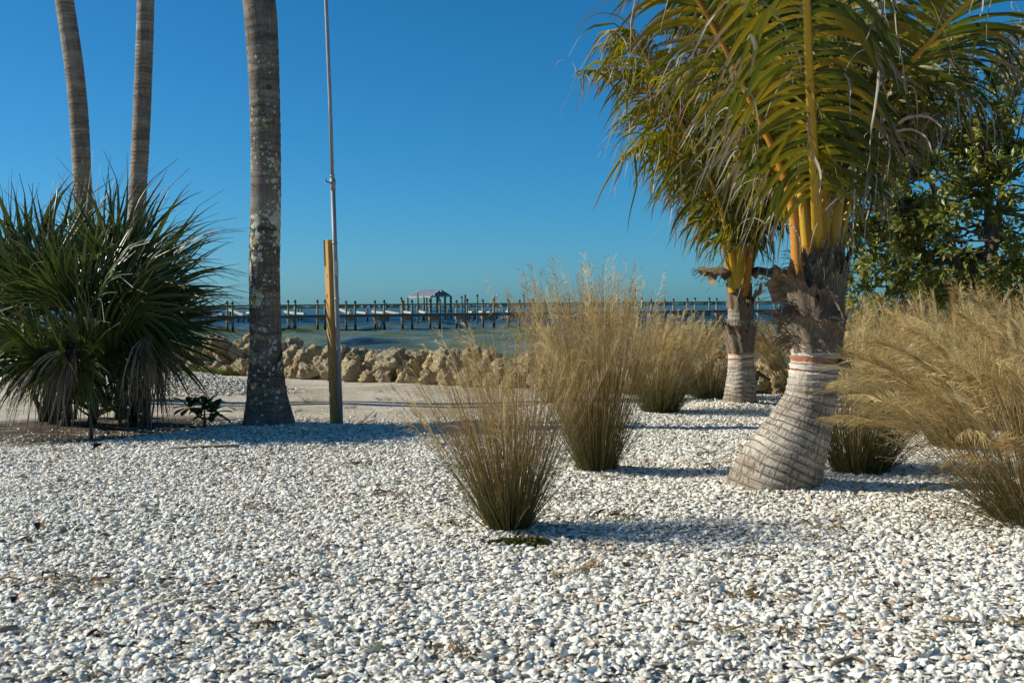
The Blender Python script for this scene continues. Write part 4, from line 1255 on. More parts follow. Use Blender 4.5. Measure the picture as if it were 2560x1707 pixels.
# ------------------------------------------------------------------ plume grass
def grass_clump(label, px, py, H, seed, n=700, plumes=170, spread=0.5, lean=(0, 0), wind=(-0.25, 0), hairs=34, br=0.13, plen=0.34, droop=0.25, hairlen=0.075, blades=500, hw=0.0009, lo=0.5):
    b = on_ground(px, py)
    b.z = float(bed_z(b.x, b.y))
    rg = np.random.default_rng(seed)
    root = empty("plume_grass", b)
    tag(root, label, "ornamental grass", "clumps of straw-coloured plume grass")
    def stems(n, L0, L1, spr, K, w0, dr, bend=1.0):
        az = rg.uniform(0, 6.283, n); q = np.sqrt(rg.random(n))
        P0 = np.stack([np.cos(az) * q * br, np.sin(az) * q * br, np.full(n, -0.02)], -1) + np.array(b)
        tilt = q * spr * rg.uniform(0.6, 1.25, n)
        D = np.stack([np.cos(az) * np.sin(tilt) + lean[0], np.sin(az) * np.sin(tilt) + lean[1], np.cos(tilt)], -1)
        D = nrm(D + rg.normal(0, 0.035, (n, 3)))
        LEN = rg.uniform(L0, L1, n)
        gust = np.stack([rg.normal(0, 0.16, n), rg.normal(0, 0.2, n), rg.normal(0, 0.12, n)], -1)
        P = np.empty((n, K, 3)); P[:, 0] = P0
        for j in range(1, K):
            P[:, j] = P[:, j - 1] + D * (LEN / (K - 1))[:, None]
            f = (j / K) ** 2
            D = nrm(D + (np.array([wind[0], wind[1], -dr]) + gust) * f * bend * (8 / K) * 0.5 + rg.normal(0, 0.015, (n, 3)))
        W = np.linspace(1, 0.45, K)[None, :] * w0 * rg.uniform(0.7, 1.3, (n, 1))
        ang = rg.uniform(0, 6.283, n)
        S = nrm(np.cross(np.gradient(P, axis=1), np.stack([np.cos(ang), np.sin(ang), 0 * ang], -1)[:, None, :]))
        return P, W, S
    P, W, S = stems(n, H * lo, H * 1.0, spread, 8, 0.0013, droop * 0.5)
    tag(obj("stems", quick_mesh("stems", *strips(P, W, S)), M['stem'], root), kind='stuff')
    P, W, S = stems(blades, H * 0.2, H * 0.62, spread * 1.55, 8, 0.0016, 0.35 + droop * 1.6)
    tag(obj("blades", quick_mesh("blades", *strips(P, W, S)), M['blade'], root), kind='stuff')
    # flowering culms with feathery plumes
    P, W, S = stems(plumes, H * 0.72, H * 1.08, spread * 0.95, 14, 0.0012, droop)
    parts = [strips(P, W, S)]
    K = P.shape[1]
    m = plumes * hairs
    pi = np.repeat(np.arange(plumes), hairs)
    T = nrm(np.gradient(P, axis=1))
    cut = np.clip(rg.normal(plen, plen * 0.2, plumes), 0.15, 0.6)
    u = 1 - np.repeat(cut, hairs) * rg.random(m)
    f = u * (K - 1); i0 = np.clip(f.astype(int), 0, K - 2); fr = (f - i0)[:, None]
    Q0 = P[pi, i0] * (1 - fr) + P[pi, i0 + 1] * fr
    pg = np.repeat(rg.normal(0, 0.28, (plumes, 3)), hairs, 0)
    D = nrm(T[pi, i0] * 1.0 + rg.normal(0, 0.24, (m, 3)) + pg + np.array([wind[0] * 0.8, wind[1], -0.05]))
    LEN = hairlen * rg.uniform(0.5, 1.5, m) * (0.55 + 0.9 * (1 - u) / np.repeat(cut, hairs)) * (H / 1.2)
    kk = 5
    Q = np.empty((m, kk, 3)); Q[:, 0] = Q0
    for j in range(1, kk):
        Q[:, j] = Q[:, j - 1] + D * (LEN / (kk - 1))[:, None]
        D = nrm(D + pg * 0.35 + np.array([wind[0] * 0.45, wind[1] * 0.5, -0.15]) + rg.normal(0, 0.06, (m, 3)))
    Wd = np.array([1, 1.25, 1.2, 0.9, 0.3])[None, :] * hw * np.ones((m, 1))
    ang = rg.uniform(0, 6.283, m)
    Sd = nrm(np.cross(np.gradient(Q, axis=1), np.stack([np.cos(ang), np.sin(ang), 0.3 + 0 * ang], -1)[:, None, :]))
    parts.append(strips(Q, Wd, Sd, np.clip(np.repeat(rg.random(plumes), hairs) + rg.normal(0, 0.15, m), 0, 1)))
    tag(obj("plumes", quick_mesh("plumes", *merge(parts)), M['plume'], root), kind='stuff')
    return root


grass_clump("plume grass clump standing alone nearest the camera", 1272, 1340, 1.12, 1, n=1000, plumes=50, spread=0.52, wind=(-0.12, 0), lean=(-0.03, 0), hairs=40, br=0.095, droop=0.06, blades=260, lo=0.5)
grass_clump("tall upright plume grass clump just behind the nearest one", 1490, 1195, 1.42, 2, n=1000, plumes=120, spread=0.36, wind=(-0.10, 0), lean=(-0.03, 0), hairs=40, br=0.12, droop=0.06, blades=420, lo=0.55)
grass_clump("plume grass clump between the tall clump and the upright young palm", 1650, 1042, 1.12, 3, n=700, plumes=120, spread=0.44, wind=(0.24, 0), lean=(0.05, 0), hairs=40, br=0.16, droop=0.2, blades=800, hw=0.0013)
grass_clump("plume grass clump with drooping heads tucked behind the upright young palm", 1775, 1005, 1.1, 4, n=500, plumes=140, spread=0.62, wind=(0.2, 0), hairs=40, br=0.18, droop=0.5, blades=600, hw=0.0015)
grass_clump("far pale plume grass clump in front of the boulder seawall", 1400, 1010, 0.9, 5, n=220, plumes=80, spread=0.5, wind=(-0.12, 0), hairs=36, br=0.16, droop=0.2, blades=400, hw=0.0015)
grass_clump("plume grass clump blown over between the two young palms", 2010, 1012, 1.12, 6, n=450, plumes=170, spread=0.5, wind=(-0.25, 0), lean=(-0.16, 0), hairs=40, br=0.18, droop=0.25, blades=500, hw=0.0014)
grass_clump("plume grass clump with dark base right behind the leaning trunk", 2150, 1190, 1.2, 7, n=700, plumes=110, spread=0.46, wind=(0.16, 0), lean=(0.05, 0.03), hairs=46, br=0.16, droop=0.2, blades=900)
grass_clump("large windblown plume grass clump at the right edge, nearest of that bank", 2600, 1335, 1.28, 8, n=900, plumes=150, spread=0.76, wind=(-0.12, 0), lean=(-0.04, 0), hairs=105, br=0.17, droop=1.1, blades=700, hairlen=0.10, plen=0.36)
grass_clump("plume grass clump behind the large one, under the leafy tree", 2395, 1130, 1.28, 9, n=500, plumes=95, spread=0.46, wind=(-0.10, 0), lean=(-0.03, 0), hairs=90, br=0.17, droop=0.3, blades=600, hairlen=0.09, hw=0.0011)
grass_clump("far plume grass clump low between the leaning trunk and the leafy tree", 2250, 1075, 1.2, 10, n=350, plumes=75, spread=0.5, wind=(-0.08, 0), hairs=80, br=0.17, droop=0.35, blades=600, hairlen=0.09, hw=0.0012)
grass_clump("plume grass clump cut by the right edge below the leafy tree", 2585, 1115, 1.32, 11, n=450, plumes=100, spread=0.5, wind=(-0.15, 0), hairs=90, br=0.17, droop=0.35, blades=500, hairlen=0.09, hw=0.0011)


# ------------------------------------------------------------------ leafy tree on the right
def leafy_tree():
    r = random.Random(90)
    base = Vector((4.75, 11.3, gz1(4.75, 11.3)))
    root = empty("leafy_tree", base)
    tag(root, "rounded green leafy tree behind the plume grass at the right edge", "tree")
    C = Vector((5.1, 11.2, 2.35)); Rd = Vector((2.05, 1.5, 1.6))
    mb = MB()
    twigs = []
    mains = []
    for k in range(5):
        a = k * 1.256 + 0.4
        tip = C + Vector((math.cos(a) * 0.9, math.sin(a) * 0.7, r.uniform(-0.3, 0.7)))
        p0 = base + Vector((math.cos(a) * 0.08, math.sin(a) * 0.08, -0.05))
        mid = p0.lerp(tip, 0.5) + Vector((r.uniform(-.2, .2), r.uniform(-.15, .15), 0.1))
        pts = [Vector(q) for q in spline([p0, mid, tip], 9)]
        mb.tube(pts, [0.075 - 0.006 * i for i in range(9)], 8)
        mains.append(pts)
    allb = [p for m in mains for p in m[3:]]
    for k in range(400):
        while True:
            d = Vector((r.uniform(-1, 1), r.uniform(-1, 1), r.uniform(-1, 1)))
            if 0.35 < d.length < 1: break
        q = d.length ** 0.5
        lump = 1 + 0.16 * math.sin(d.x * 6 + 1) * math.cos(d.z * 5) + 0.1 * math.sin(d.z * 9 + d.y * 4)
        p = C + Vector((d.x * Rd.x, d.y * Rd.y, d.z * Rd.z)) / d.length * q * lump
        if p.z < 0.75: continue
        s = min(allb, key=lambda b_: (b_ - p).length + 0.3 * max(0, b_.z - p.z))
        mid = s.lerp(p, 0.5) + Vector((r.uniform(-.1, .1), r.uniform(-.1, .1), r.uniform(-0.12, 0.05)))
        pts = [Vector(v) for v in spline([s, mid, p], 6)]
        L = (p - s).length
        mb.tube(pts, [0.012 + 0.008 * L, 0.011, 0.009, 0.007, 0.005, 0.003], 5, False)
        for t in range(18):
            i = r.choice([2, 3, 4, 5, 5])
            twigs.append((pts[i], (pts[i] - C).normalized() + Vector((r.gauss(0, .55), r.gauss(0, .55), r.gauss(0.15, .5)))))
    mb.build("trunk", M['bark'], root, True)
    Ps, Ds, Ns = [], [], []
    tb = MB()
    for p, d in twigs:
        d = d.normalized()
        L = r.uniform(0.10, 0.28)
        tb.tube([p, p + d * L], [0.003, 0.0015], 3, False)
        for j in range(r.randint(5, 9)):
            q = p + d * L * (0.25 + 0.75 * j / 8)
            dd = (d * 0.7 + Vector((r.gauss(0, .6), r.gauss(0, .6), r.gauss(0.1, .5)))).normalized()
            Ps.append(q); Ds.append(dd); Ns.append(Vector((r.gauss(-0.75, .45), r.gauss(-0.35, .45), r.gauss(0.65, .4))).normalized())
    tb.build("twigs", M['bark'], root)["kind"] = 'stuff'
    Ps, Ds, Ns = np.array(Ps), np.array(Ds), np.array(Ns)
    n = len(Ps)
    LEN = RNG.uniform(0.055, 0.095, n)
    u = np.array([0, 0.5, 1.0])
    P = Ps[:, None, :] + Ds[:, None, :] * (LEN[:, None] * u[None, :])[..., None]
    P[:, 2, 2] -= LEN * 0.12
    W = np.array([0.1, 1.0, 0.05])[None, :] * LEN[:, None] * 0.22
    rnd = np.clip(RNG.beta(2, 2, n), 0, 1); rnd[RNG.random(n) < 0.012] = 1.0
    order = np.argsort(Ps[:, 1] + 0.15 * np.abs(Ps[:, 0] - 4.4))
    near, rest = order[:300], order[300:]
    for q in near:
        V, F, U = folded(P[q:q + 1], W[q:q + 1], np.repeat(Ns[q][None, None, :], 3, 1), 0.3, rnd[q:q + 1])
        obj("leaf", quick_mesh("leaf", V, F, U), M['tree_leaf'], root)
    V, F, U = folded(P[rest], W[rest], np.repeat(Ns[rest][:, None, :], 3, 1), 0.3, rnd[rest])
    tag(obj("crown", quick_mesh("crown", V, F, U), M['tree_leaf'], root), kind='stuff')


leafy_tree()

# ------------------------------------------------------------------ post and pole
Yq = 11.35
post = empty("wooden_post", on_ground(843, 1068))
tag(post, "square yellow pine post set in the sand beside the steel pole", "post")
pa, pb = at(842, 1085, Yq), at(825, 600, Yq)
ax = (pb - pa).normalized()
yaw = math.radians(36)
sd = Vector((math.cos(yaw), math.sin(yaw), 0)); sd = (sd - ax * sd.dot(ax)).normalized()
fw = ax.cross(sd)
R3 = Matrix((sd, fw, ax)).transposed()
mb = MB(); mb.box((0, 0, 0), (0.098, 0.098, (pb - pa).length))
pm = mb.mesh("post_timber")
po = obj("post_timber", pm, M['pine'], post)
po.matrix_local = Matrix.Translation((pa + pb) / 2 - post.location) @ R3.to_4x4()
bevel(po, 0.006)


def on_post(u, v, z): return (pa + pb) / 2 + sd * u + fw * v + ax * z


for (du, z, s, face) in ((0.01, 0.42, 1.0, 0), (-0.015, 0.02, .8, 0), (0.01, -0.55, 1.0, 0), (-0.02, 0.62, .6, 0), (0.0, 0.30, 0.9, 1), (0.01, -0.22, 0.8, 1)):   # knots, proud by a millimetre
    mb = MB()
    n = 12
    ring = []
    for i in range(n):
        a = 6.283 * i / n
        e1, e2 = 0.014 * s * math.cos(a), 0.024 * s * math.sin(a)
        ring.append(on_post(-0.0500, du + e1, z + e2) if face == 0 else on_post(du + e1, -0.0500, z + e2))
    mb.add(ring, [tuple(range(n))])
    mb.build("knot", M['knot'], post)
mb = MB()
for i in range(9): mb.box(on_post(-0.0545, 0.03, (pb - pa).length / 2 - 0.03 - i * 0.026), (0.004, 0.010, 0.012), R3)
c0 = on_post(-0.053, 0.03, (pb - pa).length / 2 - 0.13)
mb2 = MB(); mb2.box(c0, (0.004, 0.022, 0.26), R3); rp = mb2.build("ruler_strip", M['iron'], post)
mb.build("ruler_marks", M['steel'], rp)

pole = empty("steel_pole", on_ground(853, 1068))
tag(pole, "tall thin galvanised steel pole strapped to the wooden post", "pole")
Yc = Yq - 0.075
line = [(853, 1078), (845, 850), (838, 640), (832, 470), (825, 250), (815, 0), (806, -260)]
P3 = [at(x, y, Yc) for x, y in line]
MB().tube(P3[:4], 0.0235, 14).build("lower_tube", M['steel'], pole, True)
MB().tube(P3[3:], 0.0185, 14).build("upper_tube", M['steel'], pole, True)
for y0, y1, x0, x1, r in ((478, 446, 833, 831, 0.0255), (461, 449, 832.2, 831.6, 0.030), (442, 438, 831, 830.8, 0.0225)):
    MB().tube([at(x0, y0, Yc), at(x1, y1, Yc)], r, 14).build("coupling", M['steel'], pole, True)
MB().tube([at(829, 456, Yc), at(823, 456, Yc - 0.02), at(817, 455, Yc - 0.03), at(815, 452, Yc - 0.03), at(815, 446, Yc - 0.03)], [0.006, 0.0055, 0.0055, 0.005, 0.005], 8).build("clamp_handle", M['iron'], pole, True)
for y, x in ((608, 837), (748, 842), (875, 846), (992, 850)):
    st = MB()
    st.tube([at(x, y + 2.5, Yc), at(x - 0.1, y - 2.5, Yc)], 0.0275, 14)
    st.box(at(x - 9, y, Yc + 0.03), (0.05, 0.012, 0.018))
    st.build("strap", M['steel'], pole, True)
for y0, y1, x in ((652, 690, 840),):
    MB().tube([at(x + 0.6, y1, Yc), at(x - 0.6, y0, Yc)], 0.0243, 14, False).build("printed_label", M['sticker'], pole, True)

# ------------------------------------------------------------------ pier
WATER = -1.2
th = math.radians(24)
pd = Vector((math.cos(th), math.sin(th), 0)); pn = Vector((-math.sin(th), math.cos(th), 0))
o0 = at(1299, 820, 122); o0.z = 0
PW, SP = 3.1, 3.08
pier = empty("wooden_pier", (o0.x, o0.y, WATER))
tag(pier, "long wooden pier with railings on piles crossing the bay", "pier")


def pile_meshes(H, r, name):
    mb = MB(); mb.tube([(0, 0, -0.6), (0, 0, H)], r, 10)
    a = mb.mesh(name, True)
    cp = MB(); cp.tube([(0, 0, H - 0.10), (0, 0, H + 0.05), (0, 0, H + 0.22)], [r * 1.12, r * 1.18, 0.01], 10)
    g = MB(); g.tube([(0, 0, -0.6), (0, 0, 0.55), (0, 0, 0.62)], [r * 1.12, r * 1.1, r * 0.98], 10)
    return a, cp.mesh("pile_cap", True), g.mesh("tidal_growth", True)


PM = pile_meshes(3.0, 0.115, "pile")
PM2 = tuple(m.copy() for m in PM)
for m_, k_ in zip(PM, ('pile', 'cap', 'growth')): m_.materials.append(M[k_])
for m_, k_ in zip(PM2, ('pile_green', 'cap', 'growth')): m_.materials.append(M[k_])


def place_pile(parent, pos, meshes, cap=True, grow=True, s=1.0):
    o = bpy.data.objects.new("pile", meshes[0]); COL.objects.link(o)
    o.parent = parent; o.location = Vector(pos) - parent.location; o.scale = (1, 1, s)
    for me, nm, ok in ((meshes[1], "pile_cap", cap), (meshes[2], "tidal_growth", grow)):
        if ok:
            c = bpy.data.objects.new(nm, me); COL.objects.link(c); c.parent = o
    return o


pr = random.Random(3)
for k in range(-15, 22):
    f0 = o0 + pd * (k * SP); b0 = f0 + pn * PW
    for p, me in ((f0, PM2), (b0, PM)):
        q = Vector((p.x + pr.uniform(-.06, .06), p.y, WATER)); place_pile(pier, q, me, s=1.0 + pr.uniform(-0.02, 0.03))
    bm = MB(); bm.bar(Vector((f0.x, f0.y, 0.02)) - pn * 0.25, Vector((b0.x, b0.y, 0.02)) + pn * 0.35, 0.10, 0.28); bm.build("cap_beam", M['beam'], pier)
    if (k % 3) == 1:
        mid = (f0 + b0) / 2
        for p in (f0, b0):
            br_ = MB(); br_.bar(Vector((p.x, p.y, -0.12)), Vector((mid.x, mid.y, WATER - 0.05)), 0.06, 0.2); br_.build("brace", M['stringer'], pier)
    n0, n1 = f0, f0 + pd * SP
    for off in (-0.16, PW + 0.16):
        a, b_ = n0 + pn * off, n1 + pn * off
        rl = MB(); rl.bar(Vector((a.x, a.y, 1.48)), Vector((b_.x, b_.y, 1.48)), 0.05, 0.15); rl.build("rail", M['rail'], pier)
        rl = MB(); rl.bar(Vector((a.x, a.y, 0.34)), Vector((b_.x, b_.y, 0.34)), 0.06, 0.27); rl.build("stringer", M['stringer'], pier)
    if -10 <= k <= 10:
        for j in range(7):
            c = n0 + pd * (SP * (j + 0.5) / 7) + pn * (PW / 2)
            dk = MB(); dk.bar(Vector((c.x, c.y, 0.50)) - pn * (PW / 2 + 0.2), Vector((c.x, c.y, 0.50)) + pn * (PW / 2 + 0.2), SP / 7 - 0.02, 0.05); dk.build("deck_board", M['stringer'], pier)
    else:
        dk = MB(); c = n0 + pd * SP / 2 + pn * PW / 2
        dk.bar(Vector((c.x, c.y, 0.50)) - pn * (PW / 2 + 0.2), Vector((c.x, c.y, 0.50)) + pn * (PW / 2 + 0.2), SP - 0.02, 0.05); dk.build("deck_section", M['stringer'], pier)

# storm-damaged dock behind the pier: short piles and tilted bleached planks
dock = empty("broken_dock", (at(800, 805, 190).x, 190, WATER))
tag(dock, "broken dock of short piles and tilted bleached beams behind the pier", "dock")
SPM = pile_meshes(1.0, 0.15, "pile")
for m_, k_ in zip(SPM, ('pile_green', 'cap', 'growth')): m_.materials.append(M[k_])
for x, ytop in ((515, 779), (526, 780), (545, 792), (575, 762), (608, 779), (596, 792), (622, 774), (735, 768), (745, 771), (753, 772), (876, 770), (918, 770), (934, 768), (954, 775), (965, 757), (970, 775), (1009, 752), (1030, 765), (1058, 774), (1119, 773), (700, 772), (640, 775), (1173, 772), (1184, 772), (1188, 772), (1212, 772), (1216, 772), (1226, 772), (1241, 771), (1258, 771), (1270, 771), (1282, 771)):
    Yd = 186 + (x % 7) * 2
    p = at(x, ytop, Yd)
    place_pile(dock, (p.x, Yd, WATER), SPM, cap=False, s=(p.z - WATER))
for x0, y0, x1, y1 in ((534, 790, 558, 785), (570, 772, 609, 788), (619, 782, 630, 781), (713, 779, 738, 783), (740, 783, 762, 784), (850, 773, 876, 784), (892, 780, 917, 783), (932, 779, 960, 782), (964, 778, 1000, 785), (1007, 779, 1032, 782), (1047, 778, 1066, 782), (1168, 780, 1183, 780), (1196, 780, 1212, 779), (1268, 778, 1281, 778), (1218, 781, 1228, 781)):
    mb = MB(); mb.bar(at(x0, y0, 184), at(x1, y1, 181), 0.5, 0.3); mb.build("beam", M['bleached'], dock)

# roofed boat shelter
Ys = 200.0
shelt = empty("boat_shelter", (at(1075, 800, Ys).x, Ys, WATER))
tag(shelt, "small gabled boat shelter on green posts beyond the pier", "shelter")
# ridge runs away to the left; gable end faces right
el, er = at(1017, 741, Ys + 3.2), at(1078, 740.5, Ys - 1.2)          # front eave
gr = at(1127, 739, Ys + 2.8)                                       # far corner of the gable end
rgR = (er + gr) / 2; rgR.z = at(1104, 724.5, Ys).z
vec = el - er; vec.z = 0
rgL = rgR + vec * 0.92; bl = gr + vec
eL = er + vec
rb = MB()
for a, b_, c, d in ((er, eL, rgL, rgR), (gr, rgR, rgL, bl)):
    up = Vector((0, 0, 0.08))
    rb = MB(); rb.add([a, b_, c, d, a + up, b_ + up, c + up, d + up], [(0, 1, 2, 3), (4, 7, 6, 5), (0, 4, 5, 1), (1, 5, 6, 2), (2, 6, 7, 3), (3, 7, 4, 0)])
    rp_ = rb.build("roof_slope", M['roof'], shelt)
    for i in range(1, 9):
        t = i / 9
        MB().bar(a.lerp(b_, t) + up * 1.3, d.lerp(c, t) + up * 1.3, 0.05, 0.06).build("roof_seam", M['roof'], rp_)
gb = MB(); gb.add([er + Vector((-.1, .05, 0)), gr + Vector((-.1, .05, 0)), rgR + Vector((-.1, .05, 0)), er + Vector((-.2, .15, 0)), gr + Vector((-.2, .15, 0)), rgR + Vector((-.2, .15, 0))], [(0, 1, 2), (5, 4, 3), (0, 3, 4, 1)])
gb.build("gable", M['gable'], shelt)
for a, b_ in ((er, eL), (er, gr), (gr, bl), (eL, bl)):
    MB().bar(a + Vector((0, 0, -0.12)), b_ + Vector((0, 0, -0.12)), 0.1, 0.2).build("fascia", M['bleached'], shelt)
def lampball(px, py):
    p = at(px, py, Ys - 1.6)
    m_ = MB(); m_.tube([p + Vector((0, -0.05, -0.16)), p + Vector((0, -0.05, -0.08)), p + Vector((0, -0.05, 0.08)), p + Vector((0, -0.05, 0.16))], [0.05, 0.14, 0.14, 0.05], 8)
    m_.build("float_light", M['white'], shelt, True)
lampball(1103, 728); lampball(1086, 738)
posts = [er.lerp(eL, t) for t in (0.02, 0.3, 0.55, 0.97)] + [gr, gr.lerp(bl, 0.5), bl, er.lerp(gr, 0.3), er.lerp(gr, 0.7)]
for p in posts:
    m_ = MB(); m_.tube([(p.x, p.y, WATER - 0.5), (p.x, p.y, p.z - 0.05)], 0.2, 10); m_.build("shelter_post", M['pile_green'], shelt, True)
fl = MB(); fl.box(((er.x + bl.x) / 2 + 0.5, (er.y + bl.y) / 2, 0.42), (7.5, 3.0, 0.12)); fl.build("shelter_deck", M['stringer'], shelt)

# mooring piles round the shelter
TALL = pile_meshes(1.0, 0.17, "pile")
MOOR = {}
for i, (px, ytop, capd, lab) in enumerate(((1044, 733, False, "bare mooring pile in front of the shelter roof"), (1154, 739, True, "capped mooring pile just right of the shelter"), (1163, 736, True, "capped mooring pile second from the shelter"),
                                         (1193, 735, True, "tall capped mooring pile between the shelter and the lamp pile"), (1274, 753, False, "short uncapped mooring pile leaning near the tall grass"), (1309, 735, True, "dark capped mooring pile rising behind the tall grass"), (1003, 742, True, "capped mooring pile left of the shelter"))):
    Yd = 150.0
    p = at(px, ytop, Yd)
    r_ = empty("mooring_pile", (p.x, Yd, WATER)); tag(r_, lab, "pile", "mooring piles round the shelter")
    H = p.z - WATER - (0.2 if capd else 0)
    m_ = MB(); m_.tube([(p.x, Yd, WATER - 0.5), (p.x, Yd, WATER + H)], 0.12, 10); m_.build("pile_shaft", M['pile_green'], r_, True)
    if capd:
        z = WATER + H
        m_ = MB(); m_.tube([(p.x, Yd, z - 0.12), (p.x, Yd, z + 0.04), (p.x, Yd, z + 0.24)], [0.135, 0.14, 0.01], 10); m_.build("pile_cap", M['cap'], r_, True)
for px, yb, yt, Yd, lab in ((1236, 790, 738, 150, "lamp on a brown pile beyond the pier railing"), (1588, 770, 722, 128, "thin lamp post on the pier above the plume grass")):
    p = at(px, yt, Yd)
    r_ = empty("lamp_post", (p.x, Yd, WATER)); tag(r_, lab, "lamp post", "lamp posts at the pier")
    m_ = MB(); m_.tube([(p.x, Yd, WATER - .5), (p.x, Yd, p.z)], 0.11, 8); m_.build("lamp_pole", M['rail'], r_, True)
    m_ = MB(); m_.bar((p.x, Yd - 0.05, p.z - 0.05), (p.x + 0.38, Yd - 0.05, p.z - 0.05), 0.06, 0.06); m_.tube([(p.x + 0.36, Yd - .05, p.z + .02), (p.x + 0.36, Yd - .05, p.z - 0.12), (p.x + .36, Yd - .05, p.z - 0.26)], [0.06, 0.12, 0.09], 8)
    m_.build("lamp_head", M['white'], r_, True)

# ------------------------------------------------------------------ far shore
rs = np.random.default_rng(4)
n = 900
fx = np.linspace(-3000, 3000, n)
h = 4.5 + 3.0 * np.abs(np.convolve(rs.normal(0, 1, n), np.ones(9) / 3, 'same')) * 0.8 + rs.random(n) * 2.2
h *= np.interp(fx, [-3000, 700, 1500, 3000], [1, 1, 0.75, 0.75])
Yf = 3400.0
V = np.concatenate([np.stack([fx, np.full(n, Yf), np.full(n, -2.0)], -1), np.stack([fx, np.full(n, Yf + 5), h - 1.2], -1), np.stack([fx, np.full(n, Yf + 120), h * 0.9 - 1.2], -1)])
i = np.arange(n - 1)
F = np.concatenate([np.stack([i, i + 1, i + n + 1, i + n], -1), np.stack([i + n, i + n + 1, i + 2 * n + 1, i + 2 * n], -1)])
tag(obj("far_treeline", quick_mesh("far_treeline", V, F, smooth=False), M['far']), "low hazy wooded shore along the horizon", kind='stuff')
for px in (905, 921, 948, 1002, 1010, 1015, 1030, 1070, 1084, 1120, 1131, 1168, 1219, 1252):
    p = at(px, 768, Yf - 12)
    w, hh = rs.uniform(5, 10), rs.uniform(3.5, 6.5)
    e = empty("far_house", (p.x, Yf - 12, -1.0))
    tag(e, "tiny white house on the far shore at the horizon", "house", "white houses on the far shore")
    hb = MB(); hb.box((p.x, Yf - 12, -1.0 + hh / 2), (w, 8, hh)); hb.build("wall", M['white'], e)
    hb = MB()
    hb.add([(p.x - w / 2, Yf - 16, hh - 0.98), (p.x + w / 2, Yf - 16, hh - 0.98), (p.x + w / 2, Yf - 8, hh - 0.98), (p.x - w / 2, Yf - 8, hh - 0.98), (p.x - w / 4, Yf - 12, hh + 1), (p.x + w / 4, Yf - 12, hh + 1)], [(0, 1, 5, 4), (2, 3, 4, 5), (1, 2, 5), (3, 0, 4), (3, 2, 1, 0)])
    hb.build("roof", M['bleached'], e)


# ------------------------------------------------------------------ small things on the ground
def tuft(name, label, cat, px, py, H, n, seed, mat, spread=0.6, br=0.05, w=0.0018, kind=None, group=None, xr=1.0, droop=0.3):
    b = on_ground(px, py); b.z = gz1(b.x, b.y)
    rg = np.random.default_rng(seed)
    az = rg.uniform(0, 6.283, n); q = np.sqrt(rg.random(n))
    P0 = np.stack([np.cos(az) * q * br * xr, np.sin(az) * q * br, np.zeros(n)], -1) + np.array(b)
    P0[:, 2] = gz(P0[:, 0], P0[:, 1]) - 0.01
    D = nrm(np.stack([np.cos(az) * spread, np.sin(az) * spread, np.ones(n)], -1) + rg.normal(0, 0.2, (n, 3)))
    K = 5
    P = np.empty((n, K, 3)); P[:, 0] = P0
    L = H * rg.uniform(0.5, 1.2, n)
    for j in range(1, K):
        P[:, j] = P[:, j - 1] + D * (L / (K - 1))[:, None]
        D = nrm(D + np.array([-0.05, 0, -droop]) + rg.normal(0, 0.08, (n, 3)))
    W = np.array([1, 1, .8, .55, .1])[None, :] * w * np.ones((n, 1))
    ang = rg.uniform(0, 6.283, n)
    S = nrm(np.cross(np.gradient(P, axis=1), np.stack([np.cos(ang), np.sin(ang), 0 * ang], -1)[:, None, :]))
    o = obj(name, quick_mesh(name, *strips(P, W, S)), M[mat])
    return tag(o, label, cat if not kind else None, group, kind)


tuft("turf_patch", "bright green grass growing at the foot of the boulder seawall", None, 560, 938, 0.20, 2600, 61, 'turf', 0.4, 0.32, 0.003, 'stuff', xr=2.6)
tuft("turf_patch", "thin green grass at the seawall foot behind the fan palm", None, 470, 936, 0.14, 500, 62, 'turf', 0.4, 0.22, 0.003, 'stuff', xr=2.0)
W_ = [(775, 1008, 0.16, "dry brown weed tuft right of the thick lichen trunk"), (600, 1030, 0.17, "dry brown weed tuft left of the thick lichen trunk"), (960, 1000, 0.12, "dry weed tuft on the sand behind the nearest grass clump"),
      (735, 1030, 0.10, "tiny dry weed touching the thick lichen trunk's base"), (490, 1110, 0.13, "few upright grass sprigs at the edge of the shade"), (212, 1128, 0.14, "dry sprigs in the shells below the broad-leaved shrub"), (875, 1020, 0.10, "low dry weed just right of the steel pole")]
for i, (px, py, H, lab) in enumerate(W_):
    tuft("weed_tuft", lab, "weed", px, py, H, 46, 70 + i, 'stem' if i != 4 else 'blade', 0.9, 0.06, 0.0016, None, "dry weed tufts on the sand")


def moss(px, py, w, d, seed, label):
    b = on_ground(px, py)
    rg = np.random.default_rng(seed)
    n = 2600
    a = rg.uniform(0, 6.283, n); q = np.sqrt(rg.random(n)) * (1 + 0.25 * np.sin(a * 3 + seed))
    x, y = b.x + np.cos(a) * q * w, b.y + np.sin(a) * q * d
    z = bed_z(x, y) + 0.016 + 0.018 * (1 - np.clip(q, 0, 1) ** 2) * rg.random(n)
    c = np.stack([x, y, z], -1)
    e1 = rg.normal(0, 0.006, (n, 3)); e2 = rg.normal(0, 0.006, (n, 3))
    V = np.stack([c - e1, c + e2, c + e1, c - e2], 1).reshape(-1, 3)
    F = np.arange(n * 4).reshape(-1, 4)
    tag(obj("moss_patch", quick_mesh("moss_patch", V, F, smooth=False), M['moss']), label, kind='stuff')


moss(1310, 1374, 0.14, 0.055, 5, "flat green moss patch in front of the nearest grass clump")


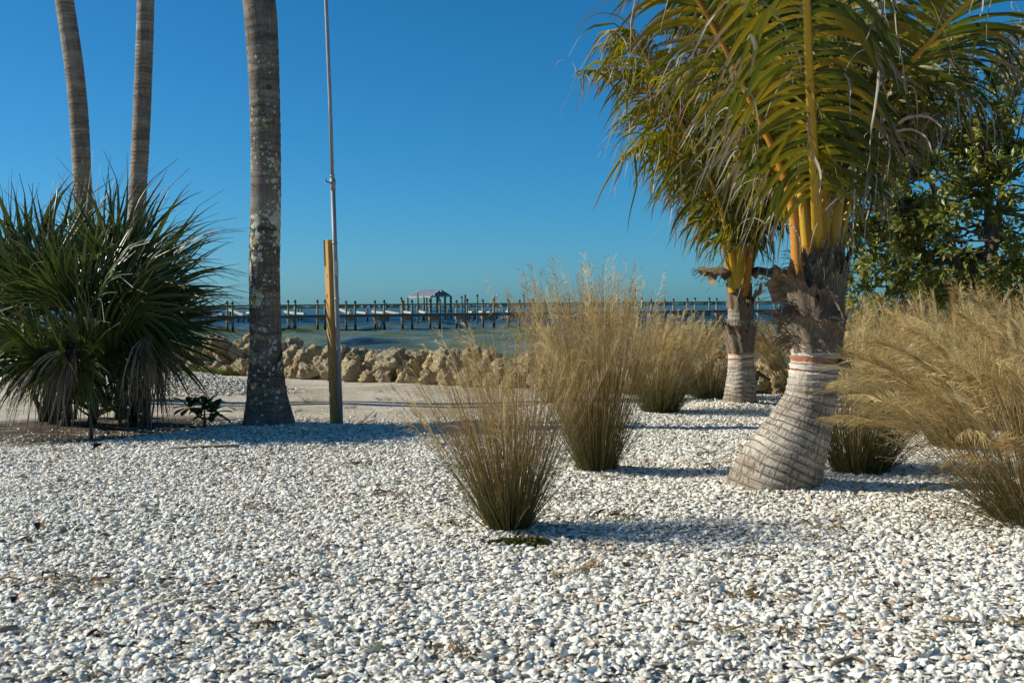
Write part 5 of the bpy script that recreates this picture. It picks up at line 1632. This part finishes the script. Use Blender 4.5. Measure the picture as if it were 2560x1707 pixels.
def dry_leaf(px, py, L, seed, label):
    b = on_ground(px, py)
    r = random.Random(seed)
    az = r.uniform(0, 6.28)
    d = np.array([math.cos(az), math.sin(az), 0.25])
    K = 7
    P = np.empty((1, K, 3)); P[0, 0] = (b.x, b.y, float(bed_z(b.x, b.y)) + 0.02)
    for q in range(1, K):
        P[0, q] = P[0, q - 1] + d * L / (K - 1)
        d = d + np.array([r.gauss(0, .1), r.gauss(0, .1), -0.12 + 0.05 * q])
    W = np.array([[0.1, 0.5, 0.9, 1, 0.85, 0.5, 0.05]]) * L * 0.3
    V, F, U = folded(P, W, np.array([[[0.2, 0.1, 1.0]] * K]), 0.6)
    tag(obj("dry_leaf", quick_mesh("dry_leaf", V, F, U), M['brown_leaf']), label, "leaf", "dry brown leaves on the shells")


for i, (px, py, L, lab) in enumerate(((1135, 1460, 0.055, "curled red-brown leaf in front of the nearest grass clump"), (220, 1495, 0.06, "brown leaf on the shells, largest near the left edge"), (505, 1503, 0.05, "dark brown leaf on the shells left of centre"),
                                      (30, 1545, 0.06, "brown leaf on the shells touching the left edge"), (2243, 1505, 0.05, "dark brown leaf on the shells at lower right"), (1515, 1632, 0.045, "small dark leaf at the bottom, right of centre"), (507, 1580, 0.045, "tan-brown leaf near the bottom, left of centre"),
                                      (95, 1357, 0.09, "long flat brown leaf on the shells below the fan palm"), (235, 1135, 0.12, "curled brown leaf just below the shade of the fan palm"), (1800, 1440, 0.05, "small brown leaf on the shells below the leaning trunk"))):
    dry_leaf(px, py, L, i, lab)


def stick(pts, r0, label):
    P = [on_ground(x, y) for x, y in pts]
    for p in P: p.z = float(bed_z(p.x, p.y)) + 0.022
    n = len(P)
    tag(MB().tube(P, [r0 * (1 - 0.5 * i / n) for i in range(n)], 6).build("dry_stick", M['stick'], None, True), label, "stick", "dry sticks on the shells")


stick([(595, 1136), (560, 1134), (500, 1137), (430, 1140)], 0.016, "long dry palm stick lying on the shells left of the thick trunk")
stick([(0, 1625), (20, 1622), (45, 1620)], 0.014, "stubby grey stick at the lower left edge")
stick([(150, 1360), (165, 1356)], 0.014, "short grey stick on the shells below the fan palm")
stick([(2345, 1585), (2400, 1588), (2450, 1592)], 0.006, "thin dark twig on the shells at lower right")
stick([(930, 1055), (900, 1075), (935, 1030)], 0.006, "thin forked twig on the sand right of the steel pole")
stick([(2080, 1690), (2130, 1672), (2200, 1705)], 0.010, "bent brown stalk at the bottom edge, right")

# a fallen plume lying on the shells
rg = np.random.default_rng(9)
c = spline([on_ground(1320, 1480), on_ground(1400, 1462), on_ground(1450, 1450), on_ground(1490, 1440)], 20)
c[:, 2] = 0.05 + gz(c[:, 0], c[:, 1])
m = 170
q = rg.integers(4, 20, m)
D = nrm(np.array(c[-1] - c[0])[None, :] / 0.6 + rg.normal(0, 0.35, (m, 3)) * [1, 1, 0.4])
Q = c[q][:, None, :] + D[:, None, :] * (np.linspace(0, 1, 4)[None, :] * rg.uniform(0.03, 0.09, (m, 1)))[..., None]
Sd = nrm(np.cross(np.gradient(Q, axis=1), np.array([0, 0.3, 1.0])))
parts = [strips(Q, np.full((m, 4), 0.0012), Sd), strips(c[None], np.full((1, 20), 0.0015), nrm(np.cross(np.gradient(c, axis=0), [0, 0.2, 1.0]))[None])]
tag(obj("fallen_plume", quick_mesh("fallen_plume", *merge(parts)), M['plume']), "loose straw-coloured grass plume lying flat on the shells", "grass plume")

# shreds of dead grass, leaf and twig lying all over the shell bed
rg = np.random.default_rng(15)
n = 1700
yy = np.sqrt(rg.uniform(3.4 ** 2, 11.5 ** 2, n)); xx = rg.uniform(-0.47, 0.47, n) * yy
k = yy < bed_y(xx); xx, yy = xx[k], yy[k]; n = len(xx)
clump = rg.random(n) < 0.55
cx = rg.integers(0, 40, n)
hx = rg.uniform(-0.45, 0.45, 40); hy = rg.uniform(3.6, 9.5, 40)
xx = np.where(clump, hx[cx] * hy[cx] + rg.normal(0, 0.09, n), xx); yy = np.where(clump, hy[cx] + rg.normal(0, 0.05, n), yy)
a = rg.uniform(0, 6.283, n); L = rg.uniform(0.02, 0.10, n)
K = 4
t_ = np.linspace(0, 1, K)
P = np.stack([xx[:, None] + np.cos(a)[:, None] * L[:, None] * t_, yy[:, None] + np.sin(a)[:, None] * L[:, None] * t_, bed_z(xx, yy)[:, None] + 0.022 + 0.010 * np.sin(t_ * 3)[None, :] + rg.uniform(-0.004, 0.008, (n, K))], -1)
W = np.array([0.6, 1, 0.9, 0.2])[None, :] * rg.uniform(0.0015, 0.007, (n, 1))
S = nrm(np.cross(np.gradient(P, axis=1), nrm(np.array([0, 0, 1.0]) + rg.normal(0, 0.4, (n, 1, 3)))))
tag(obj("plant_litter", quick_mesh("plant_litter", *strips(P, W, S)), M['litter']), "shreds of dry brown plant litter scattered over the shells", kind='stuff')
